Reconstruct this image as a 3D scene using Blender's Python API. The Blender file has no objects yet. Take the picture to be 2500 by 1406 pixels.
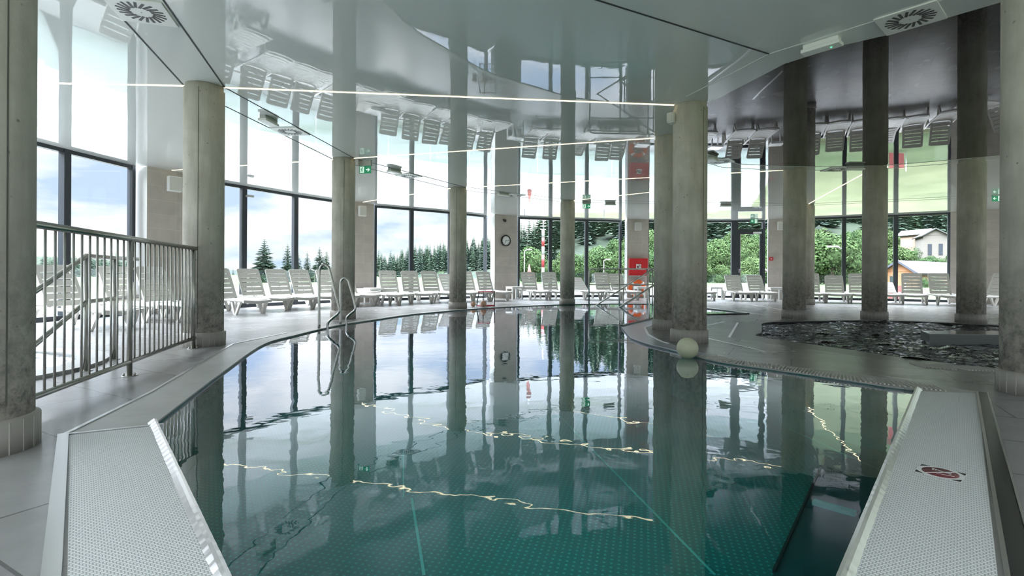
import bpy, bmesh, math, random
from mathutils import Vector, Matrix
from mathutils.geometry import tessellate_polygon
random.seed(7)
S = bpy.context.scene
C = S.collection
# ------------------------------------------------------------------ camera, world, exposure
EYE, HC, FPX, HX, HY = 0.85, 3.077, 1250.0, 1250.0, 671.9
ROLL = math.atan(0.00525)
cd = bpy.data.cameras.new('camera'); cam = bpy.data.objects.new('camera', cd); C.objects.link(cam)
cd.lens = 18.0; cd.sensor_width = 36.0; cd.clip_end = 2000; cd.clip_start = 0.05
cd.shift_y = -(703 - HY) / 2500.0
cam.matrix_world = Matrix.Translation((0, 0, EYE)) @ Matrix.Rotation(math.pi / 2, 4, 'X') @ Matrix.Rotation(ROLL, 4, 'Z')
S.camera = cam
S.view_settings.view_transform = 'Standard'; S.view_settings.look = 'None'
S.view_settings.gamma = 1.0; S.view_settings.exposure = 1.1; S.view_settings.use_curve_mapping = False
cy = S.cycles
cy.use_denoising = True; cy.max_bounces = 12; cy.diffuse_bounces = 5; cy.glossy_bounces = 6
cy.transparent_max_bounces = 24; cy.transmission_bounces = 4
cy.caustics_reflective = False; cy.caustics_refractive = False
cy.sample_clamp_indirect = 8.0

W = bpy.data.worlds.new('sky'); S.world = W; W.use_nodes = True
nt = W.node_tree; N = nt.nodes; L = nt.links; N.clear()
def nd(t, typ, **kw):
    n = t.nodes.new(typ)
    for k, v in kw.items(): setattr(n, k, v)
    return n
tc = nd(nt, 'ShaderNodeTexCoord'); sep = nd(nt, 'ShaderNodeSeparateXYZ'); L.new(tc.outputs['Generated'], sep.inputs[0])
mp = nd(nt, 'ShaderNodeMapping'); mp.inputs['Scale'].default_value = (1, 1, 3.2); mp.inputs['Location'].default_value = (3.1, 1.7, 0.4)
L.new(tc.outputs['Generated'], mp.inputs[0])
no = nd(nt, 'ShaderNodeTexNoise'); no.inputs['Scale'].default_value = 3.4; no.inputs['Detail'].default_value = 9; no.inputs['Roughness'].default_value = 0.55
L.new(mp.outputs[0], no.inputs['Vector'])
cr = nd(nt, 'ShaderNodeValToRGB'); e = cr.color_ramp.elements
e[0].position = 0.40; e[0].color = (0.46, 0.58, 0.76, 1); e[1].position = 0.585; e[1].color = (0.98, 0.99, 1.0, 1)
m_ = e.new(0.485); m_.color = (0.70, 0.76, 0.84, 1)
L.new(no.outputs[0], cr.inputs[0])
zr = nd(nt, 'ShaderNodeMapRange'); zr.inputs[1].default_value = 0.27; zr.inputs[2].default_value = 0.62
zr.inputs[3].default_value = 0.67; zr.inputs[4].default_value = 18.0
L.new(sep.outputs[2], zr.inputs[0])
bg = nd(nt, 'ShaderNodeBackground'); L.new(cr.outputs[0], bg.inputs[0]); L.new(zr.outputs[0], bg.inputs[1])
wo = nd(nt, 'ShaderNodeOutputWorld'); L.new(bg.outputs[0], wo.inputs[0])
W.cycles.sampling_method = 'MANUAL'; W.cycles.sample_map_resolution = 512

# ------------------------------------------------------------------ pixel -> place
def uv(px, py):
    dx, dy = px - HX, HY - py
    return (dx * math.cos(ROLL) - dy * math.sin(ROLL)) / FPX, (dy * math.cos(ROLL) + dx * math.sin(ROLL)) / FPX
def at(px, py, z=0.0):            # the point at height z seen at a pixel
    u, v = uv(px, py); D = (z - EYE) / v
    return Vector((u * D, D, z))
def yd(px, py, D):                # the point at depth D seen at a pixel
    u, v = uv(px, py)
    return Vector((u * D, D, EYE + v * D))
def xd(px, D): return ((px - HX) / FPX) * D

# ------------------------------------------------------------------ materials
def pm(name, col, rough=0.5, metal=0.0, spec=0.5, ior=1.5, emit=None, es=0):
    m = bpy.data.materials.new(name); m.use_nodes = True
    b = m.node_tree.nodes['Principled BSDF']
    b.inputs['Base Color'].default_value = (*col, 1); b.inputs['Roughness'].default_value = rough
    b.inputs['Metallic'].default_value = metal; b.inputs['Specular IOR Level'].default_value = spec; b.inputs['IOR'].default_value = ior
    if emit: b.inputs['Emission Color'].default_value = (*emit, 1); b.inputs['Emission Strength'].default_value = es
    return m
def bsdf(m): return m.node_tree.nodes['Principled BSDF']
def objco(t, scale=(1, 1, 1), rot=(0, 0, 0), world=False):
    c = nd(t, 'ShaderNodeNewGeometry') if world else nd(t, 'ShaderNodeTexCoord')
    k = nd(t, 'ShaderNodeMapping'); k.inputs['Scale'].default_value = scale; k.inputs['Rotation'].default_value = rot
    t.links.new(c.outputs['Position' if world else 'Object'], k.inputs[0]); return k.outputs[0]
def noise(t, vec, scale, detail=4, rough=0.5):
    n = nd(t, 'ShaderNodeTexNoise'); n.inputs['Scale'].default_value = scale; n.inputs['Detail'].default_value = detail
    n.inputs['Roughness'].default_value = rough; t.links.new(vec, n.inputs['Vector']); return n.outputs[0]
def ramp(t, fac, stops):
    r = nd(t, 'ShaderNodeValToRGB'); e = r.color_ramp.elements
    for i, (p, c) in enumerate(stops):
        el = e[i] if i < 2 else e.new(p)
        el.position = p; el.color = (*c, 1)
    t.links.new(fac, r.inputs[0]); return r.outputs[0]
def mixc(t, a, b, fac, mode='MIX'):
    m = nd(t, 'ShaderNodeMix', data_type='RGBA', blend_type=mode)
    for s, v in ((m.inputs[0], fac), (m.inputs[6], a), (m.inputs[7], b)):
        if hasattr(v, 'is_output'): t.links.new(v, s)
        elif isinstance(v, (int, float)): s.default_value = v
        else: s.default_value = (*v, 1)
    return m.outputs[2]
def bump(t, h, strength, dist, target, normal=None):
    b = nd(t, 'ShaderNodeBump'); b.inputs['Strength'].default_value = strength; b.inputs['Distance'].default_value = dist
    t.links.new(h, b.inputs['Height'])
    if target is not None: t.links.new(b.outputs[0], target)
    return b.outputs[0]

def concrete(name, c0, c1, dirt=0.8):
    m = pm(name, c0, 0.75); t = m.node_tree; v = objco(t, (1, 1, 0.12)); v2 = objco(t)
    col = ramp(t, noise(t, v, 9, 6, 0.6), [(0.3, c0), (0.7, c1)])
    big = ramp(t, noise(t, v2, 2.2, 5, 0.6), [(0.35, (0.72, 0.72, 0.70)), (0.65, (1, 1, 1))])
    col = mixc(t, col, big, 0.8, 'MULTIPLY')
    # dark weathered stains that rise from the foot of the cast
    sp = nd(t, 'ShaderNodeSeparateXYZ'); t.links.new(v2, sp.inputs[0])
    mr = nd(t, 'ShaderNodeMapRange'); mr.inputs[1].default_value = 1.1; mr.inputs[2].default_value = 0.2; t.links.new(sp.outputs[2], mr.inputs[0])
    mot = ramp(t, noise(t, v2, 14, 8, 0.75), [(0.42, (0, 0, 0)), (0.62, (1, 1, 1))])
    mu = nd(t, 'ShaderNodeMath', operation='MULTIPLY'); t.links.new(mr.outputs[0], mu.inputs[0]); t.links.new(mot, mu.inputs[1])
    mu2 = nd(t, 'ShaderNodeMath', operation='MULTIPLY'); mu2.inputs[1].default_value = dirt; t.links.new(mu.outputs[0], mu2.inputs[0])
    col = mixc(t, col, (0.10, 0.10, 0.085), mu2.outputs[0])
    vo = nd(t, 'ShaderNodeTexVoronoi'); vo.inputs['Scale'].default_value = 11; t.links.new(v2, vo.inputs['Vector'])
    pit = ramp(t, vo.outputs[0], [(0.05, (0.25, 0.25, 0.25)), (0.11, (1, 1, 1))])
    col = mixc(t, col, pit, 0.7, 'MULTIPLY')
    t.links.new(col, bsdf(m).inputs['Base Color'])
    bump(t, noise(t, v2, 40, 5, 0.7), 0.25, 0.01, bsdf(m).inputs['Normal'])
    return m
M = {}
M['concrete'] = concrete('cast_concrete', (0.53, 0.49, 0.425), (0.71, 0.665, 0.59))
M['darksteel'] = pm('dark_wet_steel', (0.05, 0.055, 0.055), 0.2, 0.5)
M['seam'] = pm('formwork_seam', (0.13, 0.13, 0.11), 0.8)
M['white'] = pm('white_paint', (0.80, 0.80, 0.79), 0.5)
M['plaster'] = pm('white_plaster', (0.78, 0.78, 0.77), 0.6)
M['black_frame'] = pm('anthracite_aluminium', (0.018, 0.024, 0.032), 0.4)
M['steel'] = pm('brushed_steel', (0.44, 0.43, 0.40), 0.27, 1.0)
M['steel_bright'] = pm('bright_steel', (0.82, 0.82, 0.82), 0.3, 1.0)
M['plastic'] = pm('resin_plastic', (0.62, 0.595, 0.55), 0.45)
M['white_plastic'] = pm('white_plastic', (0.82, 0.82, 0.80), 0.4)
M['black'] = pm('black_plastic', (0.012, 0.012, 0.013), 0.45)
M['grey'] = pm('grey_plastic', (0.45, 0.46, 0.46), 0.5)
M['red'] = pm('signal_red', (0.62, 0.012, 0.02), 0.35)
M['maroon'] = pm('dark_red_film', (0.16, 0.035, 0.04), 0.5)
M['orange'] = pm('ring_orange', (0.85, 0.13, 0.02), 0.5)
M['green'] = pm('sign_green', (0.01, 0.16, 0.07), 0.4, emit=(0.01, 0.20, 0.09), es=0.35)
M['signwhite'] = pm('sign_white', (0.8, 0.9, 0.85), 0.4, emit=(0.7, 0.9, 0.8), es=0.35)
M['ledgreen'] = pm('green_indicator', (0.1, 0.9, 0.3), 0.4, emit=(0.05, 1, 0.25), es=2.5)
M['led'] = pm('warm_led_strip', (1, 0.9, 0.6), 0.4, emit=(1.0, 0.86, 0.55), es=1.3)
M['ball'] = pm('cream_vinyl', (0.74, 0.74, 0.52), 0.35)
M['balltan'] = pm('tan_ball', (0.70, 0.42, 0.28), 0.5)
M['net'] = pm('net_cord', (0.75, 0.75, 0.75), 0.7)

def tiles(name, c0, c1, joint, w, h, msize, rough, rot=0.0, vert=False, bumpy=0.0):
    m = pm(name, c0, rough); t = m.node_tree
    if vert:
        g = nd(t, 'ShaderNodeUVMap'); vec = g.outputs[0]
    else: vec = objco(t, rot=(0, 0, rot))
    br = nd(t, 'ShaderNodeTexBrick'); t.links.new(vec, br.inputs['Vector'])
    br.offset = 0.0 if vert else 0.5
    br.inputs['Scale'].default_value = 1; br.inputs['Brick Width'].default_value = w; br.inputs['Row Height'].default_value = h
    br.inputs['Mortar Size'].default_value = msize; br.inputs['Mortar Smooth'].default_value = 0.2
    br.inputs['Color1'].default_value = (*c0, 1); br.inputs['Color2'].default_value = (*c1, 1); br.inputs['Mortar'].default_value = (*joint, 1)
    nz = ramp(t, noise(t, objco(t), 3.0, 6, 0.65), [(0.35, (0.8, 0.8, 0.8)), (0.65, (1.05, 1.05, 1.05))])
    col = mixc(t, br.outputs[0], nz, 0.6, 'MULTIPLY')
    t.links.new(col, bsdf(m).inputs['Base Color'])
    rr = nd(t, 'ShaderNodeMapRange'); rr.inputs[3].default_value = rough * 0.7; rr.inputs[4].default_value = rough * 1.4
    t.links.new(noise(t, objco(t), 1.3, 3), rr.inputs[0]); t.links.new(rr.outputs[0], bsdf(m).inputs['Roughness'])
    if bumpy: bump(t, noise(t, objco(t), 60, 4, 0.6), bumpy, 0.002, bsdf(m).inputs['Normal'])
    return m
M['floor'] = tiles('grey_stone_tiles', (0.30, 0.295, 0.292), (0.335, 0.33, 0.325), (0.15, 0.15, 0.15), 1.2, 0.6, 0.006, 0.24, rot=0.5, bumpy=0.35)
M['walltile'] = tiles('beige_wall_tiles', (0.48, 0.43, 0.385), (0.53, 0.475, 0.425), (0.60, 0.56, 0.52), 0.6, 0.3, 0.004, 0.45, vert=True)
M['coping'] = tiles('pale_coping', (0.46, 0.455, 0.43), (0.48, 0.475, 0.45), (0.35, 0.35, 0.33), 0.9, 0.45, 0.003, 0.35, rot=-0.3)
M['basetile'] = pm('beige_base_tile', (0.40, 0.375, 0.33), 0.4)
M['grout'] = pm('light_grout', (0.55, 0.53, 0.48), 0.6)

def grate(name, rot):
    m = pm(name, (0.72, 0.74, 0.73), 0.38); t = m.node_tree
    vec = objco(t, rot=(0, 0, rot))
    br = nd(t, 'ShaderNodeTexBrick'); t.links.new(vec, br.inputs['Vector']); br.offset = 0.5
    br.inputs['Scale'].default_value = 1; br.inputs['Brick Width'].default_value = 0.015; br.inputs['Row Height'].default_value = 0.0125
    br.inputs['Mortar Size'].default_value = 0.0022; br.inputs['Mortar Smooth'].default_value = 0.6
    br.inputs['Color1'].default_value = (0.86, 0.87, 0.86, 1); br.inputs['Color2'].default_value = (0.82, 0.83, 0.82, 1); br.inputs['Mortar'].default_value = (0.42, 0.44, 0.44, 1)
    t.links.new(br.outputs[0], bsdf(m).inputs['Base Color'])
    iv = nd(t, 'ShaderNodeMath', operation='SUBTRACT'); iv.inputs[0].default_value = 1; t.links.new(br.outputs[1], iv.inputs[1])
    bump(t, iv.outputs[0], 0.5, 0.003, bsdf(m).inputs['Normal']); return m
def bars_mat(name, rot):
    m = pm(name, (0.5, 0.5, 0.48), 0.4); t = m.node_tree
    w = nd(t, 'ShaderNodeTexWave'); w.inputs['Scale'].default_value = 12; t.links.new(objco(t, rot=(0, 0, rot)), w.inputs['Vector'])
    t.links.new(ramp(t, w.outputs[1], [(0.35, (0.10, 0.10, 0.10)), (0.55, (0.62, 0.62, 0.60))]), bsdf(m).inputs['Base Color'])
    return m
M['grate_l'] = grate('white_grate_left', math.radians(49.7 + 90)); M['grate_r'] = grate('white_grate_right', math.radians(-48.7 + 90))
M['bars'] = bars_mat('overflow_bars', 0.3)

def ceiling_mat(name, col, ior, wob, gc=0.95):
    m = bpy.data.materials.new(name); m.use_nodes = True; t = m.node_tree; t.nodes.clear()
    d = nd(t, 'ShaderNodeBsdfDiffuse'); d.inputs[0].default_value = (*col, 1)
    g = nd(t, 'ShaderNodeBsdfGlossy'); g.inputs[1].default_value = 0.015; g.inputs[0].default_value = (gc, gc, gc * 1.01, 1)
    fr = nd(t, 'ShaderNodeFresnel'); fr.inputs[0].default_value = ior
    mx = nd(t, 'ShaderNodeMixShader'); o = nd(t, 'ShaderNodeOutputMaterial')
    b = bump(t, noise(t, objco(t), 0.55, 1.5, 0.4), 1.0, wob, g.inputs['Normal'])
    t.links.new(fr.outputs[0], mx.inputs[0]); t.links.new(d.outputs[0], mx.inputs[1]); t.links.new(g.outputs[0], mx.inputs[2])
    t.links.new(mx.outputs[0], o.inputs[0]); return m
M['ceil'] = ceiling_mat('glossy_white_stretch_ceiling', (0.74, 0.77, 0.755), 1.7, 0.005)
M['ceilblack'] = ceiling_mat('glossy_black_stretch_ceiling', (0.004, 0.004, 0.005), 2.4, 0.004, 0.80)

def water(name, tint, n, base, layers, rough=0.0, foam=None, gain=1.45):
    m = bpy.data.materials.new(name); m.use_nodes = True; t = m.node_tree; t.nodes.clear()
    tr = nd(t, 'ShaderNodeBsdfTransparent'); tr.inputs[0].default_value = (*tint, 1)
    g = nd(t, 'ShaderNodeBsdfGlossy'); g.inputs[1].default_value = rough; g.inputs[0].default_value = (0.90, 0.925, 1, 1)
    co = objco(t)
    nrm = None
    for sc, st, ds, det in layers:
        b = nd(t, 'ShaderNodeBump'); b.inputs['Strength'].default_value = st; b.inputs['Distance'].default_value = ds
        t.links.new(noise(t, co, sc, det), b.inputs['Height'])
        if nrm is not None: t.links.new(nrm, b.inputs['Normal'])
        nrm = b.outputs[0]
    lw = nd(t, 'ShaderNodeLayerWeight'); lw.inputs[0].default_value = 0.5
    for s in (g.inputs['Normal'], lw.inputs['Normal']): t.links.new(nrm, s)
    pw = nd(t, 'ShaderNodeMath', operation='POWER'); pw.inputs[1].default_value = n; t.links.new(lw.outputs['Facing'], pw.inputs[0])
    ma = nd(t, 'ShaderNodeMath', operation='MULTIPLY_ADD', use_clamp=True); ma.inputs[1].default_value = gain; ma.inputs[2].default_value = base
    t.links.new(pw.outputs[0], ma.inputs[0])
    mx = nd(t, 'ShaderNodeMixShader'); o = nd(t, 'ShaderNodeOutputMaterial')
    t.links.new(ma.outputs[0], mx.inputs[0]); t.links.new(tr.outputs[0], mx.inputs[1]); t.links.new(g.outputs[0], mx.inputs[2])
    out = mx.outputs[0]
    if foam:
        df = nd(t, 'ShaderNodeBsdfDiffuse'); df.inputs[0].default_value = (0.8, 0.82, 0.83, 1)
        fm = nd(t, 'ShaderNodeMixShader'); fr = ramp(t, noise(t, objco(t, (1, 1.6, 1)), foam[0], 9, 0.7), [(foam[1], (0, 0, 0)), (foam[2], (1, 1, 1))])
        t.links.new(fr, fm.inputs[0]); t.links.new(out, fm.inputs[1]); t.links.new(df.outputs[0], fm.inputs[2]); out = fm.outputs[0]
    t.links.new(out, o.inputs[0]); return m
M['water'] = water('pool_water', (0.60, 0.95, 0.95), 3.8, 0.018, [(1.1, 1, 0.0028, 2), (6.0, 1, 0.0008, 2)])
M['tubwater'] = water('bubbling_water', (0.05, 0.07, 0.08), 5.0, 0.012, [(4, 1, 0.16, 6), (14, 1, 0.035, 4)], 0.03, (6, 0.60, 0.67), 0.9)
M['tubwhite'] = water('foaming_water', (0.5, 0.6, 0.62), 2.2, 0.05, [(5, 1, 0.08, 5)], 0.05, (7, 0.45, 0.6))

def basin():
    m = pm('dimpled_pool_floor', (0.05, 0.32, 0.31), 0.5); t = m.node_tree
    v = objco(t, (29, 29, 29), (0, 0, 0.25))
    vo = nd(t, 'ShaderNodeTexVoronoi', voronoi_dimensions='2D'); vo.inputs['Randomness'].default_value = 0.0; vo.inputs['Scale'].default_value = 1; t.links.new(v, vo.inputs['Vector'])
    dots = ramp(t, vo.outputs[0], [(0.14, (0, 0, 0)), (0.24, (1, 1, 1))])
    base = ramp(t, noise(t, objco(t), 0.35, 3), [(0.35, (0.008, 0.145, 0.14)), (0.65, (0.014, 0.20, 0.185))])
    col = mixc(t, mixc(t, base, (3.5, 2.3, 2.3), 1.0, 'MULTIPLY'), base, dots)  # dimple highlights put into the colour as paler dots
    t.links.new(col, bsdf(m).inputs['Base Color']); return m
M['basin'] = basin()
M['basinwall'] = pm('pool_wall_steel', (0.05, 0.30, 0.27), 0.4)
M['basinseam'] = pm('pool_floor_weld', (0.10, 0.52, 0.46), 0.5)
M['basindark'] = pm('pool_gutter_dark', (0.004, 0.02, 0.02), 0.5)
M['tubdark'] = pm('black_tub_mosaic', (0.01, 0.012, 0.013), 0.4)

def glass(name, tint, ior):
    m = bpy.data.materials.new(name); m.use_nodes = True; t = m.node_tree; t.nodes.clear()
    tr = nd(t, 'ShaderNodeBsdfTransparent'); tr.inputs[0].default_value = (*tint, 1)
    g = nd(t, 'ShaderNodeBsdfGlossy'); g.inputs[1].default_value = 0.0
    fr = nd(t, 'ShaderNodeFresnel'); fr.inputs[0].default_value = ior
    mx = nd(t, 'ShaderNodeMixShader'); o = nd(t, 'ShaderNodeOutputMaterial')
    t.links.new(fr.outputs[0], mx.inputs[0]); t.links.new(tr.outputs[0], mx.inputs[1]); t.links.new(g.outputs[0], mx.inputs[2])
    t.links.new(mx.outputs[0], o.inputs[0]); return m
M['glass'] = glass('window_glass', (0.96, 0.98, 0.98), 1.25)
M['balglass'] = glass('greenish_safety_glass', (0.84, 0.915, 0.905), 1.45)

def leafy(name, c0, c1, c2):
    m = pm(name, c0, 0.9, spec=0.03); t = m.node_tree
    oi = nd(t, 'ShaderNodeObjectInfo')
    col = ramp(t, noise(t, objco(t), 3.5, 4, 0.6), [(0.35, c0), (0.65, c1)])
    f = nd(t, 'ShaderNodeMath', operation='MULTIPLY'); f.inputs[1].default_value = 0.6; t.links.new(oi.outputs['Random'], f.inputs[0])
    col = mixc(t, col, c2, f.outputs[0])
    t.links.new(col, bsdf(m).inputs['Base Color']); return m
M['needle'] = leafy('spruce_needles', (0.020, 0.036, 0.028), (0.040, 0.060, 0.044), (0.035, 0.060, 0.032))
M['needle_far'] = leafy('hazy_spruce_needles', (0.040, 0.062, 0.054), (0.065, 0.092, 0.074), (0.058, 0.094, 0.052))  # distance haze put into the colour, paler than the near needles
M['leaf'] = leafy('broad_leaves', (0.020, 0.042, 0.018), (0.036, 0.062, 0.024), (0.055, 0.078, 0.030))
M['bark'] = pm('bark', (0.10, 0.075, 0.055), 0.9)
def grass():
    m = pm('meadow_grass', (0.2, 0.3, 0.08), 0.9, spec=0.1); t = m.node_tree
    t.links.new(ramp(t, noise(t, objco(t, world=True), 0.25, 6, 0.65), [(0.35, (0.034, 0.044, 0.018)), (0.65, (0.062, 0.070, 0.034))]), bsdf(m).inputs['Base Color']); return m
M['grass'] = grass()
def hillm():
    m = pm('wooded_slope', (0.1, 0.16, 0.08), 0.95, spec=0.1); t = m.node_tree
    t.links.new(ramp(t, noise(t, objco(t, world=True), 0.09, 6, 0.7), [(0.35, (0.008, 0.014, 0.010)), (0.65, (0.016, 0.024, 0.014))]), bsdf(m).inputs['Base Color']); return m
M['hill'] = hillm()
def paving():
    m = pm('terrace_stone', (.12, .12, .12), .7); t = m.node_tree; v = objco(t, (0.10, 0.45, 1), (0, 0, 0.25), True)
    a = ramp(t, noise(t, v, 1.0, 5, 0.65), [(0.38, (0.06, 0.07, 0.05)), (0.5, (0.115, 0.117, 0.112))])
    t.links.new(a, bsdf(m).inputs['Base Color']); return m
M['paving'] = paving()

# ------------------------------------------------------------------ mesh helpers
class MB:
    def __init__(s): s.bm = bmesh.new(); s.mi = 0; s.uv = None
    def face(s, pts):
        f = s.bm.faces.new([s.bm.verts.new(p) for p in pts]); f.material_index = s.mi; return f
    def box(s, c, d, rz=0.0, mat=None):
        c = Vector(c); hx, hy, hz = d[0] / 2, d[1] / 2, d[2] / 2
        R = mat if mat is not None else Matrix.Rotation(rz, 3, 'Z')
        v = [s.bm.verts.new(c + R @ Vector((x * hx, y * hy, z * hz))) for x in (-1, 1) for y in (-1, 1) for z in (-1, 1)]
        for q in ((0, 1, 3, 2), (4, 6, 7, 5), (0, 4, 5, 1), (2, 3, 7, 6), (0, 2, 6, 4), (1, 5, 7, 3)):
            f = s.bm.faces.new([v[i] for i in q]); f.material_index = s.mi
    def bar(s, p, q, w, z0, z1):                   # upright slab from p to q (plan), width w
        p, q = Vector((p[0], p[1])), Vector((q[0], q[1])); d = q - p
        s.box(((p.x + q.x) / 2, (p.y + q.y) / 2, (z0 + z1) / 2), (d.length, w, z1 - z0), math.atan2(d.y, d.x))
    def tube(s, pts, r, n=10, caps=True, r2=None):
        pts = [Vector(p) for p in pts]; rings = []; prev = None
        for i, p in enumerate(pts):
            a = pts[i] - pts[i - 1] if i else pts[1] - pts[0]
            b = pts[i + 1] - pts[i] if i < len(pts) - 1 else a
            d = (a.normalized() + b.normalized())
            d = d.normalized() if d.length > 1e-6 else a.normalized()
            if prev is None:
                x = d.orthogonal().normalized()
            else:
                x = (prev - d * prev.dot(d)).normalized()
            prev = x; y = d.cross(x)
            rr = r if r2 is None else r + (r2 - r) * i / (len(pts) - 1)
            rings.append([s.bm.verts.new(p + x * rr * math.cos(2 * math.pi * k / n) + y * rr * math.sin(2 * math.pi * k / n)) for k in range(n)])
        for A, B in zip(rings, rings[1:]):
            for k in range(n):
                f = s.bm.faces.new((A[k], A[(k + 1) % n], B[(k + 1) % n], B[k])); f.smooth = True; f.material_index = s.mi
        if caps:
            for R in (rings[0][::-1], rings[-1]):
                f = s.bm.faces.new(R); f.material_index = s.mi
    def lathe(s, prof, n=32, c=(0, 0, 0), smooth=True, closed=False):
        rings = []
        for r, z in prof:
            rings.append([s.bm.verts.new((c[0] + r * math.cos(2 * math.pi * k / n), c[1] + r * math.sin(2 * math.pi * k / n), c[2] + z)) for k in range(n)])
        pr = list(zip(rings, rings[1:]))
        if closed: pr.append((rings[-1], rings[0]))
        for A, B in pr:
            for k in range(n):
                f = s.bm.faces.new((A[k], A[(k + 1) % n], B[(k + 1) % n], B[k])); f.smooth = smooth; f.material_index = s.mi
        if not closed:
            if prof[0][0] > 1e-5: s.bm.faces.new(rings[0][::-1]).material_index = s.mi
            if prof[-1][0] > 1e-5: s.bm.faces.new(rings[-1]).material_index = s.mi
    def prism(s, poly, z0, z1, holes=()):          # plan polygon with holes, extruded
        loops = [list(poly)] + [list(h) for h in holes]
        flat = [p for l in loops for p in l]
        tr = tessellate_polygon([[Vector((p[0], p[1], 0)) for p in l] for l in loops])
        top = [s.bm.verts.new((p[0], p[1], z1)) for p in flat]
        bot = [s.bm.verts.new((p[0], p[1], z0)) for p in flat] if z0 != z1 else None
        for a, b, c in tr:
            A, B, Cc = flat[a], flat[b], flat[c]
            cr_ = (B[0] - A[0]) * (Cc[1] - A[1]) - (B[1] - A[1]) * (Cc[0] - A[0])
            if abs(cr_) < 1e-9: continue
            if cr_ < 0: b, c = c, b
            try:
                s.bm.faces.new((top[a], top[b], top[c])).material_index = s.mi
                if bot: s.bm.faces.new((bot[a], bot[c], bot[b])).material_index = s.mi
            except ValueError: pass
        if bot:
            i = 0
            for l in loops:
                n = len(l)
                for k in range(n):
                    a, b = i + k, i + (k + 1) % n
                    s.bm.faces.new((bot[a], bot[b], top[b], top[a])).material_index = s.mi
                i += n
    def poly3(s, pts, thick):                      # planar polygon given in 3-D, thickened along its normal
        pts = [Vector(p) for p in pts]
        n = (pts[1] - pts[0]).cross(pts[2] - pts[1]).normalized() * thick / 2
        A = [s.bm.verts.new(p + n) for p in pts]; B = [s.bm.verts.new(p - n) for p in pts]
        s.bm.faces.new(A).material_index = s.mi; s.bm.faces.new(B[::-1]).material_index = s.mi
        for k in range(len(pts)):
            j = (k + 1) % len(pts); s.bm.faces.new((A[k], B[k], B[j], A[j])).material_index = s.mi
    def sphere(s, c, r, n=16, sz=1.0):
        s.lathe([(max(1e-6, r * math.sin(math.pi * i / n)), -r * sz * math.cos(math.pi * i / n)) for i in range(n + 1)], 2 * n, c)
    def build(s, name, mats, parent=None, bevel=0.0, label=None, recalc=True):
        if recalc: bmesh.ops.recalc_face_normals(s.bm, faces=s.bm.faces)
        me = bpy.data.meshes.new(name); s.bm.to_mesh(me); s.bm.free()
        for m in (mats if isinstance(mats, (list, tuple)) else [mats]): me.materials.append(M[m] if isinstance(m, str) else m)
        o = bpy.data.objects.new(name, me); C.objects.link(o)
        if parent is not None: o.parent = parent
        if bevel:
            b = o.modifiers.new('bevel', 'BEVEL'); b.width = bevel; b.segments = 2; b.limit_method = 'ANGLE'
        if label: o['label'] = label
        return o
def tag(o, label, cat, group=None, kind=None):
    o['label'] = label; o['category'] = cat
    if group: o['group'] = group
    if kind: o['kind'] = kind
    return o
def struct(o): o['kind'] = 'structure'; return o
def thing(name, label, cat, loc=(0, 0, 0), rz=0.0, group=None, kind=None):
    o = bpy.data.objects.new(name, None); C.objects.link(o); o.location = loc; o.rotation_euler = (0, 0, rz); o.empty_display_size = 0.1
    return tag(o, label, cat, group, kind)
def copy_tree(o, parent=None):
    c = o.copy(); C.objects.link(c)
    if parent is not None: c.parent = parent
    for ch in o.children: copy_tree(ch, c)
    return c
def smooth_loop(P, k=4):            # Catmull-Rom through a closed plan polygon
    out = []; n = len(P)
    for i in range(n):
        a, b, c, d = P[i - 1], P[i], P[(i + 1) % n], P[(i + 2) % n]
        for j in range(k):
            t = j / k
            out.append(tuple(0.5 * (2 * b[q] + (c[q] - a[q]) * t + (2 * a[q] - 5 * b[q] + 4 * c[q] - d[q]) * t * t + (3 * b[q] - a[q] - 3 * c[q] + d[q]) * t ** 3) for q in (0, 1)))
    return out
def smooth_run(P, k=5):
    Q = [P[0]] + list(P) + [P[-1]]; out = []
    for i in range(1, len(Q) - 2):
        a, b, c, d = Q[i - 1], Q[i], Q[i + 1], Q[i + 2]
        for j in range(k):
            t = j / k
            out.append(tuple(0.5 * (2 * b[q] + (c[q] - a[q]) * t + (2 * a[q] - 5 * b[q] + 4 * c[q] - d[q]) * t * t + (3 * b[q] - a[q] - 3 * c[q] + d[q]) * t ** 3) for q in range(len(b))))
    return out + [tuple(P[-1])]

# ------------------------------------------------------------------ plan of the hall
W1 = [(-7.75, 1.5), (-8.15, 4.2), (-8.3, 6.8), (-8.07, 9.23), (-7.89, 10.65)]
P1 = [(-7.58, 10.62), (-7.0, 12.0)]
W2 = [(-7.28, 12.15), (-6.83, 13.0), (-6.08, 14.33), (-5.15, 15.75)]
P2 = [(-4.95, 15.45), (-4.39, 16.25)]
W3 = [(-4.46, 16.5), (-3.4, 17.24), (-2.2, 18.12), (-0.98, 19.2)]
P3 = [(-0.64, 18.7), (0.185, 19.27)]
W4 = [(0.2, 19.6), (1.49, 20.05), (2.95, 20.35), (4.39, 20.65)]
P4 = [(4.53, 20.17), (5.37, 20.14)]
W5 = [(5.4, 20.55), (6.9, 20.55), (8.81, 20.4)]
D1 = [(8.81, 20.4), (9.98, 20.23)]
P5 = [(9.93, 19.86), (11.0, 19.35)]
W6 = [(11.1, 19.6), (12.28, 18.95), (13.69, 18.28), (14.98, 17.5)]
P6 = [(14.85, 17.35), (15.5, 16.77), (16.4, 15.7)]
W7 = [(16.6, 15.9), (17.6, 13.2), (18.0, 10.0), (17.8, 6.5), (17.0, 3.2)]
OUT = ([(-5.2, -4), (-6.4, -1.2)] + W1 + P1 + W2 + P2 + W3 + P3 + W4 + P4 + W5 + D1[1:] + P5 + W6 + P6 + W7 + [(16.0, 0.5), (15, -4)])
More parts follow.
